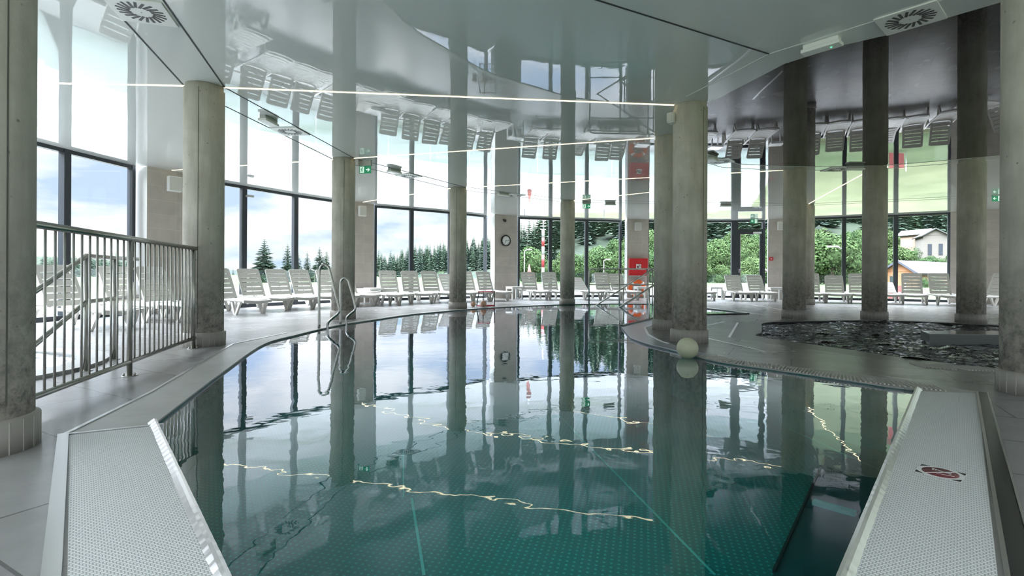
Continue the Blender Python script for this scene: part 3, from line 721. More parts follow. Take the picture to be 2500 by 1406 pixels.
# wall clock
v = yd(1235, 587.5, 18.93); uu = (Vector(P3[1]) - Vector(P3[0])).normalized(); rzc = math.atan2(uu.y, uu.x)
ck = thing('wall_clock', 'round white clock with black rim on the tiled wall', 'clock', v, rzc)
RX = Matrix.Rotation(math.pi / 2, 4, 'X')
def lay(o): o.matrix_local = RX; return o
b = MB(); b.lathe([(0.165, -0.02), (0.205, -0.02), (0.21, 0.02), (0.195, 0.035), (0.17, 0.03)], 40, closed=True); lay(b.build('rim', 'black', ck))
b = MB(); b.lathe([(0.18, -0.02), (0.18, 0.012)], 40); lay(b.build('dial', 'white', ck))
for k in range(12):
    b = MB(); a = k * math.tau / 12; b.box((0.145 * math.cos(a), 0.145 * math.sin(a), 0.014), (0.028, 0.012, 0.004), a); lay(b.build('hour_mark', 'black', ck))
b = MB(); b.box((0.06, 0.0, 0.018), (0.15, 0.012, 0.004)); lay(b.build('minute_hand', 'black', ck))
a = math.radians(-120); b = MB(); b.box((0.04 * math.cos(a), 0.04 * math.sin(a), 0.018), (0.11, 0.016, 0.004), a); lay(b.build('hour_hand', 'black', ck))
# dome camera
v = yd(1232, 538, 18.9); r = thing('security_camera', 'small black camera above the wall clock', 'camera', v, rzc)
b = MB(); b.box((0, 0.03, 0.02), (0.1, 0.1, 0.04)); b.build('bracket', 'black', r, bevel=0.005)
b = MB(); b.sphere((0, -0.03, -0.01), 0.055, 8); b.build('dome', 'black', r)
# sensor on mullion
v = yd(611, 479, 13.0); r = thing('window_sensor', 'small grey sensor on the mullion left of the spruce', 'sensor', v, 1.0)
b = MB(); b.box((0, 0, 0), (0.16, 0.09, 0.06)); b.build('housing', 'grey', r, bevel=0.01)
b = MB(); b.box((-.06, 0.05, 0), (0.04, 0.06, 0.04)); b.build('arm', 'grey', r)
# red hose cabinet and call point
y4 = 20.04
hc = thing('hose_cabinet', 'red fire hose cabinet on the tiled wall above the life ring', 'cabinet', (yd(1558, 652, y4).x, y4, yd(1558, 652, y4).z))
b = MB(); b.box((0, 0, 0), (0.72, 0.12, 0.69)); b.build('body', 'red', hc, bevel=0.01)
b = MB(); b.box((0, -0.065, 0), (0.66, 0.012, 0.63)); dd = b.build('door', 'red', hc, bevel=0.004)
b = MB(); b.box((0.0, -0.075, 0.02), (0.19, 0.006, 0.19)); b.build('emblem', 'white', dd)
b = MB(); b.box((-0.03, -0.08, 0.01), (0.07, 0.005, 0.08)); b.box((0.05, -0.08, 0.04), (0.02, 0.005, 0.1)); b.box((0.03, -0.08, 0.075), (0.06, 0.005, 0.02)); b.build('hose_symbol', 'maroon', dd)
b = MB(); b.box((0, 0, -.345), (0.72, 0.14, 0.03)); b.build('rim', 'steel', hc)
v = yd(1883, 632, 19.78); r = thing('call_point', 'small red fire call point right of the door', 'alarm', v, -.3)
b = MB(); b.box((0, 0, 0), (0.14, 0.05, 0.12)); b.build('box', 'red', r, bevel=0.006)
b = MB(); b.box((0, -0.03, 0), (0.06, 0.01, 0.04)); b.build('button', 'white', r)
# life ring leaning on the wall
lr = thing('life_ring', 'orange life ring with white bands leaning on the tiled wall', 'life ring', (yd(1556, 703, 19.95).x, 19.97, 0.365))
n1 = 36; b = MB()
for i in range(n1):
    pass
b.lathe([(0.27 + 0.075 * math.cos(k * math.tau / 14), 0.055 * math.sin(k * math.tau / 14)) for k in range(14)], 40, closed=True)
o = b.build('ring', 'orange', lr); o.matrix_local = RX
b = MB()
for k in range(4):
    a0_ = math.radians(45 + 90 * k); pts = []
    for j in range(5):
        a = a0_ - 0.12 + 0.06 * j; pts.append((0.27 * math.cos(a), 0.27 * math.sin(a), 0))
    b = MB(); b.tube(pts, 0.079, 12); o = b.build('band', 'white', lr); o.matrix_local = RX

# ------------------------------------------------------------------ sun loungers
def lounger_parts(root, recline):
    w = 0.62; zt = 0.30
    s = MB()
    for sx in (-1, 1):
        s.tube(smooth_run([(sx * w / 2, -0.62, zt + 0.03), (sx * w / 2, -0.1, zt + 0.015), (sx * w / 2, 0.5, zt), (sx * w / 2, 1.08, zt - 0.005), (sx * (w / 2 - .04), 1.2, zt - .02)], 3), 0.026, 8)
    for k in range(9):
        y = 0.02 + k * 0.128; dip = -0.018
        pts = [(-w / 2, y, zt + .01), (-w / 4, y, zt + dip + .01), (0, y, zt + dip * 1.3 + .01), (w / 4, y, zt + dip + .01), (w / 2, y, zt + .01)]
        for p, q in zip(pts, pts[1:]):
            c = (Vector(p) + Vector(q)) / 2; s.box(c, ((Vector(q) - Vector(p)).length, 0.108, 0.018), mat=Matrix.Rotation(-math.atan2(q[2] - p[2], q[0] - p[0]), 3, 'Y'))
    # curved nose at the foot end
    n = 8
    for k in range(n):
        x0, x1 = -w / 2 + w * k / n, -w / 2 + w * (k + 1) / n
        f = lambda x: -0.03 * (1 - (2 * x / w) ** 2)
        c = ((x0 + x1) / 2, 1.19, zt - 0.018 + f((x0 + x1) / 2) * .8); s.box(c, (w / n + .004, 0.05, 0.06), mat=Matrix.Rotation(-math.atan2(f(x1) - f(x0), w / n) * .8, 3, 'Y'))
    s.box((0, -0.58, zt + .02), (w, 0.05, 0.04))
    s.build('seat', 'plastic', root, bevel=0.004)
    # backrest hinged at y=0
    bw, bl = 0.56, 0.70
    R = Matrix.Translation((0, 0.0, zt + 0.02)) @ Matrix.Rotation(-math.radians(recline), 4, 'X')
    k = MB(); nsl = 6; gap = 0.022; sh = (bl - gap * (nsl - 1) - .02) / nsl
    for i in range(nsl):
        y0 = -(0.02 + i * (sh + gap)); ww = bw - 0.03 * i / nsl
        k.box((0, y0 - sh / 2, 0.0), (ww - 0.10, sh, 0.02))
    for i in range(nsl - 1):
        y0 = -(0.02 + i * (sh + gap)) - sh - gap / 2; k.box((0, y0, -.004), (0.022, gap * 1.05, 0.012))
    for sx in (-1, 1):
        k.prism([(sx * (bw / 2 - .055), 0.0), (sx * bw / 2, 0.0), (sx * (bw / 2 - .008), -bl - .0), (sx * (bw / 2 - .022), -bl - .02), (sx * (bw / 2 - .07), -bl - .02)], -0.018, 0.014)
    k.box((0, -0.02 - bl + .01, 0), (bw - .10, 0.045, 0.026))
    o = k.build('backrest', 'plastic', root, bevel=0.003); o.matrix_local = R
    # V-shaped legs
    for y0 in (0.92, -0.36):
        for sx in (-1, 1):
            g = MB(); x = sx * (w / 2 - 0.02); xb = sx * (w / 2 - .005)
            for sy in (-1, 1):
                g.poly3([(x, y0 + sy * 0.20, zt), (x, y0 + sy * 0.12, zt), (xb, y0 + sy * -.005, 0.0), (xb, y0 + sy * 0.045, 0.0)], 0.045)
            g.box((x, y0, zt - 0.012), (0.045, 0.40, 0.035)); g.build('leg', 'plastic', root, bevel=0.004)
protos = {}
def lounger(px, D, phi, recline, label, group):
    u = (px - HX) / FPX; P = Vector((u * D, D)); d = -P.normalized()
    a = math.radians(phi); f = Vector((d.x * math.cos(a) - d.y * math.sin(a), d.x * math.sin(a) + d.y * math.cos(a)))
    rz = math.atan2(-f.x, f.y)
    if recline not in protos:
        r = thing('sun_lounger', label, 'sun lounger', (P.x, P.y, 0), rz, group); lounger_parts(r, recline); protos[recline] = r
    else:
        r = copy_tree(protos[recline]); r.location = (P.x, P.y, 0); r.rotation_euler = (0, 0, rz); r['label'] = label; r['group'] = group
    return r
GL_ = 'sun loungers along the windows'
LO = [
 (165, 8.0, 33, 63, 'plastic sun lounger nearest the left edge, behind the steel railing'),
 (305, 9.35, 35, 63, 'plastic sun lounger seen through the railing beside its middle post'),
 (392, 9.5, 33, 63, 'plastic sun lounger seen through the railing in front of the left tiled wall'),
 (549, 11.3, 30, 63, 'sun lounger half hidden by the left round column'),
 (621, 12.45, 28, 63, 'sun lounger in front of the lone tall spruce, second right of the left column'),
 (688, 13.0, 28, 63, 'sun lounger between the lone spruce and the second window mullion'),
 (744, 13.5, 30, 63, 'sun lounger directly left of the pool ladder rail'),
 (806, 14.2, 28, 63, 'sun lounger seen through the loop of the tall ladder rail'),
 (851, 14.6, 28, 63, 'sun lounger hidden behind the ladder column except for its foot'),
 (908, 14.9, 32, 8, 'sun lounger folded flat beside the side table near the ladder column'),
 (953, 15.6, 18, 63, 'first upright sun lounger right of the side table by the ladder column'),
 (1006, 16.1, 18, 63, 'sun lounger under the mullion of the middle left window'),
 (1055, 16.6, 22, 63, 'third upright sun lounger right of the table by the ladder column'),
 (1102, 17.0, 28, 50, 'lower-set sun lounger cut by the left edge of the goal-side column'),
 (1144, 17.5, 26, 63, 'sun lounger just right of the goal-side column, behind the loose ball'),
 (1188, 17.7, 28, 63, 'sun lounger behind the toy goal, left of the clock wall'),
 (1295, 18.7, 18, 63, 'sun lounger below the closed outdoor parasol'),
 (1345, 18.8, 16, 63, 'sun lounger below the red and white mast, left of the far column'),
 (1419, 18.9, 26, 38, 'deeply reclined sun lounger right of the far column'),
 (1474, 19.0, 20, 63, 'sun lounger behind the pool stair rail, left of its middle post'),
 (1512, 19.0, 24, 56, 'sun lounger behind the pool stair rail, left of the red cabinet'),
 (1706, 19.0, 14, 56, 'sun lounger mostly hidden by the front twin column, only its foot showing'),
 (1795, 18.7, 15, 52, 'left sun lounger of the pair at the glazed door'),
 (1849, 18.6, 17, 52, 'right sun lounger of the pair at the glazed door'),
 (1980, 17.9, 6, 63, 'sun lounger mostly hidden by the rearmost right column'),
 (2038, 17.6, 5, 52, 'lower sun lounger beside the lamp post mullion at the right windows'),
 (2097, 17.4, 6, 63, 'sun lounger half hidden behind the left side of the middle whirlpool column'),
 (2164, 17.2, 8, 28, 'flat reclined sun lounger right of the middle whirlpool column'),
 (2227, 16.9, 4, 66, 'sun lounger below the orange gabled house'),
 (2297, 16.5, 14, 66, 'sun lounger right of the orange house at the end of the right window'),
 (2432, 15.0, -35, 66, 'pale sun lounger half hidden by the near right column')]
for px, D, phi, rc, lb in LO: lounger(px, D, phi, rc, lb, GL_)

tabp = None
def side_table(px, D, rz, label):
    global tabp
    loc = (xd(px, D), D, 0)
    if tabp is None:
        r = thing('side_table', label, 'table', loc, rz, 'small white tables between loungers')
        b = MB(); b.box((0, 0, 0.435), (0.46, 0.46, 0.03)); b.build('top', 'white_plastic', r, bevel=0.006)
        b = MB()
        for a in range(4): b.box((0.205 * math.cos(a * math.pi / 2), 0.205 * math.sin(a * math.pi / 2), 0.395), (0.02, 0.42, 0.05), a * math.pi / 2)
        b.build('apron', 'white_plastic', r)
        for sx in (-1, 1):
            for sy in (-1, 1):
                b = MB(); b.box((sx * 0.2, sy * 0.2, 0.21), (0.045, 0.045, 0.42)); b.build('leg', 'white_plastic', r, bevel=0.004)
        tabp = r
    else:
        r = copy_tree(tabp); r.location = loc; r.rotation_euler = (0, 0, rz); r['label'] = label
side_table(913, 15.45, 0.7, 'white side table at the tiled wall right of the ladder column')
side_table(1256, 18.3, 0.55, 'white side table below the wall clock')
side_table(1566, 19.2, 0.1, 'white side table in front of the life ring')
side_table(1744, 19.4, 0.05, 'white side table just right of the front twin column')
side_table(1893, 18.9, -0.2, 'white side table right of the door loungers')

# ------------------------------------------------------------------ steel railing at left
rl = thing('railing', 'stainless steel baluster railing between two round columns at left', 'railing', (0, 0, 0))
RA, RB = Vector((-2.735, 2.72)), Vector((-3.63, 5.86)); zt, zb = 1.137, 0.115
def rp(t, z): p = RA + (RB - RA) * t; return (p.x, p.y, z)
b = MB(); b.tube([rp(-0.01, zt), rp(1.03, zt)], 0.024, 14); b.build('top_rail', 'steel', rl)
b = MB(); b.tube([rp(0, zb), rp(1, zb)], 0.019, 12); b.build('bottom_rail', 'steel', rl)
Ln = (RB - RA).length
for t in (0.02, 0.487, 0.985):
    b = MB(); b.tube([rp(t, 0.0), rp(t, zt)], 0.021, 14); ps_ = b.build('post', 'steel', rl)
    p = rp(t, 0); b = MB(); b.lathe([(0.06, 0), (0.06, 0.006)], 20, p)
    for k in range(3):
        a = k * math.tau / 3; b.lathe([(0.009, 0.006), (0.009, 0.02), (0.005, 0.026)], 8, (p[0] + 0.043 * math.cos(a), p[1] + 0.043 * math.sin(a), 0))
    b.build('base_flange', 'steel', ps_)
n = 31
for k in range(1, n):
    t = k / n
    if min(abs(t - x) for x in (0.02, 0.487, 0.985)) < 0.012: continue
    b = MB(); b.tube([rp(t, zb), rp(t, zt)], 0.0075, 8); b.build('baluster', 'steel', rl)
# handrail of the small tub
hr = thing('tub_handrail', 'double steel handrail with a slope, behind the baluster railing', 'handrail', (0, 0, 0))
pA, pB = Vector((-3.70, 4.45)), Vector((-3.92, 5.05)); e1 = Vector((-4.05, 5.55)); dn = Vector((-3.55, 3.6))
def V3(p, z): return (p.x, p.y, z)
for z, dz in ((1.0, 0.0), (0.60, 0.0)):
    b = MB(); b.tube([V3(e1, z), V3(pB, z), V3(pA, z), V3(pA + (dn - pA) * 1.0, z - 0.42)], 0.02, 12); b.build('rail', 'steel', hr)
for p in (pA, pB):
    b = MB(); b.tube([V3(p, 0), V3(p, 1.0)], 0.02, 12); b.lathe([(0.05, 0), (0.05, 0.006)], 16, V3(p, 0)); b.build('post', 'steel', hr)

# ------------------------------------------------------------------ pool ladder rails
ld = thing('pool_ladder', 'pair of looped steel ladder rails at the left pool edge', 'ladder', (0, 0, 0))
def railpath(P, D, r):
    pts = [yd(x, y, D + dd) for x, y, dd in P]; b = MB(); b.tube(smooth_run([tuple(p) for p in pts], 5), r, 12); b.build('rail', 'steel', ld)
railpath([(779, 801, 0), (779, 730, 0), (779, 670, 0), (783, 652, 0), (791, 646, 0), (801, 651, 0), (806, 664, 0), (817, 710, 0), (827, 750, 0), (826, 764, 0), (812, 776, 0), (801, 788, 0), (799, 806, 0), (799, 850, 0)], 8.05, 0.021)
railpath([(831, 791, 0), (831, 740, 0), (831, 697, 0), (834, 684, 0), (841, 679, 0), (849, 683, 0), (853, 694, 0), (861, 722, 0), (867, 748, 0), (865, 758, 0), (854, 767, 0), (846, 777, 0), (845, 792, 0), (845, 825, 0)], 8.75, 0.021)
for k in range(3):
    b = MB(); b.box((-2.83, 8.4, -0.14 - k * 0.13), (0.09, 0.72, 0.025)); b.build('tread', 'steel', ld)

# ------------------------------------------------------------------ pool stair rails
def stair_frame(label, segs, name='stair_handrail'):
    r = thing(name, label, 'handrail', (0, 0, 0), group='steel stair rails at the far end of the pool')
    for nm, P, rad in segs:
        b = MB(); b.tube([tuple(yd(x, y, D)) for x, y, D in P], rad, 10); b.build(nm, 'steel', r)
D0 = 15.3
stair_frame('long horizontal double steel rail with rounded corner standing in the pool', [
    ('top_rail', [(1595, 656.5, D0), (1448, 656.5, D0), (1441, 658.5, D0), (1438, 664, D0), (1438, 780, D0)], 0.022),
    ('middle_rail', [(1438, 694.5, D0), (1595, 694.5, D0)], 0.017), ('post', [(1512, 657, D0), (1512, 785, D0)], 0.022), ('post', [(1580, 657, D0), (1580, 785, D0)], 0.018)])
stair_frame('upper sloping steel rail of the pool stair, passing the red cabinet', [
    ('sloping_rail', [(1596, 655, 15.0), (1461, 742, 15.0), (1452, 748, 15.0)], 0.02), ('post', [(1522, 703, 15.0), (1522, 785, 15.0)], 0.018), ('post', [(1593, 657, 15.0), (1593, 785, 15.0)], 0.018)])
stair_frame('lower thick sloping steel rail of the pool stair, passing the life ring', [
    ('sloping_rail', [(1600, 694, 14.0), (1518, 747, 14.0), (1510, 752, 14.0)], 0.028), ('post', [(1585, 704, 14.0), (1585, 790, 14.0)], 0.022)])

# ------------------------------------------------------------------ toy goal, balls
gp = at(1188, 748.5); gl = thing('toy_goal', 'small toy ball goal with red bars and white net at the pool edge', 'goal', (gp.x, gp.y + .05, 0), 0.0)
gw, gh = 0.42, 0.40
for P_ in ([(-gw / 2 - .06, -.06, 0.01), (-gw / 2, 0.0, gh)], [(gw / 2, -.06, 0.0), (gw / 2, 0.0, gh + .02)], [(-0.1, 0.18, 0.01), (-0.1, 0.02, gh + .02)]):
    b = MB(); b.tube(P_, 0.013, 8); b.build('post', 'black', gl)
for P_ in ([(-gw / 2 - .03, 0, gh), (gw / 2, 0, gh)], [(-gw / 2 - .06, -.06, 0.02), (gw / 2, -.06, 0.02)], [(-gw / 2 - .06, .2, 0.02), (gw / 2, .2, 0.02)]):
    b = MB(); b.tube(P_, 0.013, 8); b.build('crossbar', 'red', gl)
b = MB()
for i in range(13):
    x = -gw / 2 + gw * i / 12; b.tube([(x, 0.0, gh), (x + .01, .12, gh * .45), (x, 0.2, 0.02)], 0.004, 4)
for j in range(8):
    t = j / 8; z = gh * (1 - t) + .02 * t; b.tube([(-gw / 2, 0.2 * t, z), (0, 0.2 * t + .015, z - .01), (gw / 2, 0.2 * t, z)], 0.004, 4)
b.build('net', 'net', gl)
bp = at(1180, 749); b = MB(); b.sphere((0, 0, 0), 0.085, 12); o = b.build('water_ball', 'balltan'); o.location = (bp.x, bp.y + .02, 0.085); tag(o, 'tan ball lying inside the toy goal', 'ball', 'tan balls by the toy goal')
b = MB(); b.sphere((0, 0, 0), 0.07, 12); o = b.build('water_ball', 'balltan'); bp = at(1155, 749); o.location = (bp.x, bp.y + .05, 0.07); tag(o, 'tan ball lying on the deck left of the toy goal', 'ball', 'tan balls by the toy goal')
b = MB(); b.sphere((0, 0, 0), 0.112, 24); o = b.build('beach_ball', 'ball'); o.location = (1.875, 5.46, 0.083); tag(o, 'cream ball floating against the pool edge before the twin columns', 'ball')
b = MB(); b.lathe([(0.0001, 0), (0.008, 0.0), (0.008, 0.003), (0.0001, 0.004)], 12, (0, 0, 0)); pl = b.build('valve', 'white', o); pl.location = (-0.03, -0.09, 0.06)

# ------------------------------------------------------------------ no-diving sign on the right grate
sg = thing('no_diving_sign', 'small square sticker with dark red no-diving symbol on the right white grate', 'sign', (1.853, 2.21, 0.007), math.radians(-49))
b = MB(); b.box((0, 0, 0.0006), (0.158, 0.138, 0.001)); b.build('plate', 'white_plastic', sg)
b = MB()
for sx in (-1, 1):
    for sy in (-1, 1):
        b.prism([(sx * .076, sy * .066), (sx * .045, sy * .066), (sx * .06, sy * .052), (sx * .076, sy * .035)], 0.0011, 0.0016)
b.build('corner_marks', 'black', sg)
b = MB(); b.lathe([(0.0001, 0.0012), (0.063, 0.0012), (0.063, 0.002), (0.0001, 0.002)], 40); d_ = b.build('red_disc', 'maroon', sg)
b = MB(); b.box((0, 0, 0.0022), (0.126, 0.006, 0.0008), math.radians(50)); b.box((0.0, 0.02, 0.0022), (0.075, 0.004, 0.0008), math.radians(-25)); b.box((0.02, -0.02, 0.0022), (0.06, 0.004, 0.0008), math.radians(8))
b.box((-0.028, 0.02, 0.0022), (0.005, 0.012, 0.0008)); b.box((-0.018, 0.02, 0.0022), (0.004, 0.010, 0.0008))
b.lathe([(0.0001, 0.002), (0.006, 0.002), (0.006, 0.0026), (0.0001, 0.0026)], 12, (0.03, 0.012, 0)); b.build('swimmer_symbol', 'white', sg)

# ------------------------------------------------------------------ outdoors
cen = Vector((4.5, 7.0))
def off(p, d): v = Vector(p) - cen; return cen + v.normalized() * (v.length + d)
ring = W1[2:] + P1 + W2 + P2 + W3 + P3 + W4 + P4 + W5 + D1[1:] + P5 + W6 + P6 + W7
b = MB(); R0 = 900
b.prism([(R0 * math.cos(a * math.tau / 48), R0 * math.sin(a * math.tau / 48)) for a in range(48)], -0.3, -0.18, [OUT]); struct(b.build('meadow_ground', 'grass'))
ter = []
for p in [(-5.2, -4), (-6.4, -1.2)] + W1 + P1 + W2 + P2 + W3 + P3 + W4 + P4 + W5 + D1[1:] + P5 + W6 + P6 + W7:
    a = math.degrees(math.atan2(p[1] - 7, p[0] - 4.5)); ter.append(tuple(off(p, 30.0 if p[0] < 3 else (24.0 if p[0] < 10.2 else 0.6))))
b = MB(); b.prism(ter + [(20, -8), (-8, -8)], -0.17, -0.14, [OUT]); struct(b.build('terrace_ground', 'paving'))
def rect_off(pts, d): return [off(p, d) for p in pts]
bal = thing('glass_balustrade', 'greenish frameless glass balustrade outside the windows', 'balustrade', (0, 0, 0))
br_ = rect_off(W1[1:] + W2 + W3 + W4 + W5 + [D1[1]] + W6 + W7, 1.9)
for p, q in zip(br_, br_[1:]):
    if (q - p).length < 0.5: continue
    d = (q - p).normalized() * 0.02
    b = MB(); b.bar(p + d, q - d, 0.016, -0.14, 0.95); b.build('glass_panel', 'balglass', bal)

TREELINE = [(-400, 40), (100, 40), (330, 30), (547, -22), (870, -18), (912, -6), (1000, 12), (1100, 34), (1180, 44), (1262, 62), (1340, 112), (1420, 170), (1600, 200), (2000, 220), (2400, 230), (3400, 230)]
def crest(px):
    for (a, ya), (c, yc) in zip(TREELINE, TREELINE[1:]):
        if a <= px <= c: return ya + (yc - ya) * (px - a) / (c - a)
    return TREELINE[0][1] if px < 0 else TREELINE[-1][1]
def crestdist(px): return 230 if px > 1350 else (430 if px < 1180 else 430 - 200 * (px - 1180) / 170)
def ground_h(px, D):
    cdz = crestdist(px); zc = EYE + crest(px) * cdz / FPX
    t = max(0.0, min(1.3, (D - 70) / (cdz - 70)))
    z0 = -1.5
    if zc < z0: z0 = zc
    return z0 + (zc - z0) * (t ** 1.7 if t < 1 else 1 + (t - 1) * 0.6)
b = MB(); rows = []
Ds = [62, 75, 90, 110, 130, 150, 175, 200, 230, 270, 320, 380, 430, 520]
pxs = list(range(-500, 3500, 80))
for D in Ds:
    rows.append([b.bm.verts.new((xd(px, D), D, max(ground_h(px, D), -9) - (1.6 if D == 62 else 0) + random.uniform(-.3, .3))) for px in pxs])
for A, Bq in zip(rows, rows[1:]):
    for k in range(len(pxs) - 1):
        f = b.bm.faces.new((A[k], A[k + 1], Bq[k + 1], Bq[k])); f.smooth = True
struct(b.build('wooded_hills', 'hill'))

def conifer_mesh(name, H, R, tiers, per, seed, fine=False, mat='needle_far'):
    rnd = random.Random(seed); t_ = MB(); t_.tube([(0, 0, 0), (0, 0, H * 0.5), (0, 0, H * 0.97)], 0.018 * H, 6, r2=0.003 * H)
    f = MB()
    for i in range(tiers):
        s = i / (tiers - 1); z = H * (0.08 + 0.90 * s); r = R * (1 - s) ** 0.85 * rnd.uniform(0.82, 1.12) + 0.02 * R
        for k in range(per):
            a = k * math.tau / per + rnd.uniform(-.3, .3) + i; rr = r * rnd.uniform(0.7, 1.1); dz = -rr * rnd.uniform(.25, .5)
            d = Vector((math.cos(a), math.sin(a), 0)); n = Vector((-d.y, d.x, 0)); base = Vector((0, 0, z))
            w = rr * (0.13 if fine else 0.20)
            tip = base + d * rr + Vector((0, 0, dz + rr * .12)); mid = base + d * rr * .55 + Vector((0, 0, dz * .5))
            v = [f.bm.verts.new(x) for x in (base + Vector((0, 0, H * .012)), mid + n * w, mid - n * w, tip, mid - Vector((0, 0, w * .7)))]
            for q in ((0, 1, 2), (1, 3, 2), (1, 4, 3), (2, 3, 4), (0, 4, 1), (0, 2, 4)): f.bm.faces.new([v[x] for x in q])
            if fine:
                for j in range(9):
                    u_ = 0.2 + 0.088 * j; c = base + (tip - base) * u_
                    for sg_ in (-1, 1):
                        L2 = rr * 0.30 * (1.1 - u_); e_ = c + n * sg_ * L2 + d * L2 * .7 + Vector((0, 0, -L2 * .35)); ww = L2 * .17
                        vv = [f.bm.verts.new(x) for x in (c - d * ww, c + d * ww, e_, c - Vector((0, 0, ww * 1.5)))]
                        for q in ((0, 1, 2), (1, 3, 2), (0, 2, 3)): f.bm.faces.new([vv[x] for x in q])
    return f, t_
def blob_mesh(H, R, seed):
    rnd = random.Random(seed); from mathutils import noise as mn
    f = MB()
    blobs = [(Vector((rnd.uniform(-.5, .5) * R, rnd.uniform(-.5, .5) * R, H * rnd.uniform(.32, .82))), R * rnd.uniform(.38, .6)) for _ in range(9)] + [(Vector((0, 0, H * .5)), R * .75)]
    for c, r in blobs:
        for _ in range(620):
            v = Vector((rnd.gauss(0, 1), rnd.gauss(0, 1), rnd.gauss(0, 1))).normalized(); p = c + v * r * rnd.uniform(.85, 1.08); s = R * rnd.uniform(.024, .05)
            a = v.orthogonal().normalized(); a.rotate(Matrix.Rotation(rnd.uniform(0, 6.28), 3, v)); bb = v.cross(a); up = v * rnd.uniform(-.5, .5) * s
            vs = [f.bm.verts.new(x) for x in (p + a * s, p + bb * s * .8 + up, p - a * s, p - bb * s * .8 - up)]; f.bm.faces.new(vs)
        bm2 = f.bm; n0 = 6
        f.sphere(tuple(c), r * .5, 4)
    t_ = MB(); t_.tube([(0, 0, 0), (0.02 * R, 0, H * .3), (0, 0, H * .6)], 0.03 * H, 6, r2=0.012 * H)
    return f, t_
def join_tree(name, f, t_, mats):
    for fc in list(t_.bm.faces): pass
    me = bpy.data.meshes.new('tmp'); t_.bm.to_mesh(me); t_.bm.free()
    n0 = len(f.bm.faces); f.bm.from_mesh(me); f.bm.faces.ensure_lookup_table()
    for i in range(n0, len(f.bm.faces)): f.bm.faces[i].material_index = 1
    out = bpy.data.meshes.new(name); f.bm.to_mesh(out); f.bm.free(); bpy.data.meshes.remove(me)
    for m in mats: out.materials.append(M[m])
    return out
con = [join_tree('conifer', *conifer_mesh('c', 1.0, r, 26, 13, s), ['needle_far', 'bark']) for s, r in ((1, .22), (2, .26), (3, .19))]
bro = [join_tree('broadleaf_tree', *blob_mesh(1.0, r, s), ['leaf', 'bark']) for s, r in ((11, .40), (12, .46), (13, .36))]
rnd = random.Random(5)
def place_tree(kind, meshes, px, D, H, z, label, cat, group):
    o = bpy.data.objects.new(kind, rnd.choice(meshes)); C.objects.link(o)
    o.location = (xd(px, D), D, z - .2); w = rnd.uniform(.9, 1.2); o.scale = (H * w, H * w, H); o.rotation_euler = (0, 0, rnd.uniform(0, 6.28)); tag(o, label, cat, group)
    return o
cl = 'distant spruce in the dense forest on the hillside beyond the windows'
bl = 'pale green leafy tree among others on the lower slope beyond the windows'
nc = 0
# right and centre: full slope
for D, k, h in ((225, 46, 17), (195, 46, 17), (168, 44, 16), (145, 36, 15)):
    for i in range(k):
        px = 1255 + (1240) * (i + rnd.uniform(.1, .9)) / k
        if D < 150 and rnd.random() < .35: continue
        if D < 118 and 2222 < px < 2320: continue
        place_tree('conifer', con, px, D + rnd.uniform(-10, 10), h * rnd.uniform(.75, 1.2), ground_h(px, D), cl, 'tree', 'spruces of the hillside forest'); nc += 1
for i in range(26):
    px, D = 1345 + 245 * rnd.random(), (184, 207)[i % 2]
    place_tree('conifer', con, px, D, 17 * rnd.uniform(.8, 1.15), ground_h(px, D), cl, 'tree', 'spruces of the hillside forest')
# left skyline band
for D, k, h in ((420, 36, 17), (360, 30, 16), (290, 26, 15), (235, 20, 12)):
    for i in range(k):
        px = 905 + 300 * (i + rnd.uniform(.1, .9)) / k
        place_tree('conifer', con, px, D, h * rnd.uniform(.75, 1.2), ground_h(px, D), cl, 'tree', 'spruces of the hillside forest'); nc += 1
for i in range(26):
    px = 105 + 220 * i / 26; place_tree('conifer', con, px, 150 + rnd.uniform(-12, 12), rnd.uniform(6, 9), ground_h(px, 150) - 1, 'small spruce on the skyline behind the steel railing', 'tree', 'skyline spruces behind the railing')
for i in range(30):
    px = 545 + 360 * i / 30; place_tree('conifer', con, px, 420, rnd.uniform(9, 13), -5, 'tiny far spruce in the low treeline above the left loungers', 'tree', 'low far treeline at left')
for D, k, h in ((122, 34, 8.5), (102, 36, 7.5), (84, 30, 6)):
    for i in range(k):
        px = 1270 + 1190 * (i + rnd.uniform(.1, .9)) / k
        if px < 1500 and D > 100: continue
        if 2218 < px < 2325 and D > 110: continue
        if 2218 < px < 2325: h = 5.4 if D > 95 else 4.6
        else: h = {122: 8.5, 102: 7.5, 84: 6}[D]
        place_tree('broadleaf_tree', bro, px, D + rnd.uniform(-8, 8), h * rnd.uniform(.7, 1.15), ground_h(px, D) - .5, bl, 'tree', 'leafy trees on the lower slope')
for px, D, H, lb in ((1300, 70, 6.2, 'round leafy tree behind the closed parasol'), (1372, 80, 5.5, 'leafy tree just left of the far column'), (1455, 75, 6.6, 'bright round leafy tree behind the second lamp post'), (1412, 72, 5.0, 'round leafy tree right of the far column'),
                     (2030, 70, 8.5, 'bright leafy tree in the left pane of the right window'), (2285, 55, 1.9, 'low round bush before the blue-grey roof'), (2258, 52, 1.7, 'dark round bush before the orange gable'), (1078, 150, 3.6, 'small round bush at the forest foot near the goal-side column')):
    place_tree('broadleaf_tree', bro, px, D, H, -.6 if D < 100 else -1.2, lb, 'tree', None)
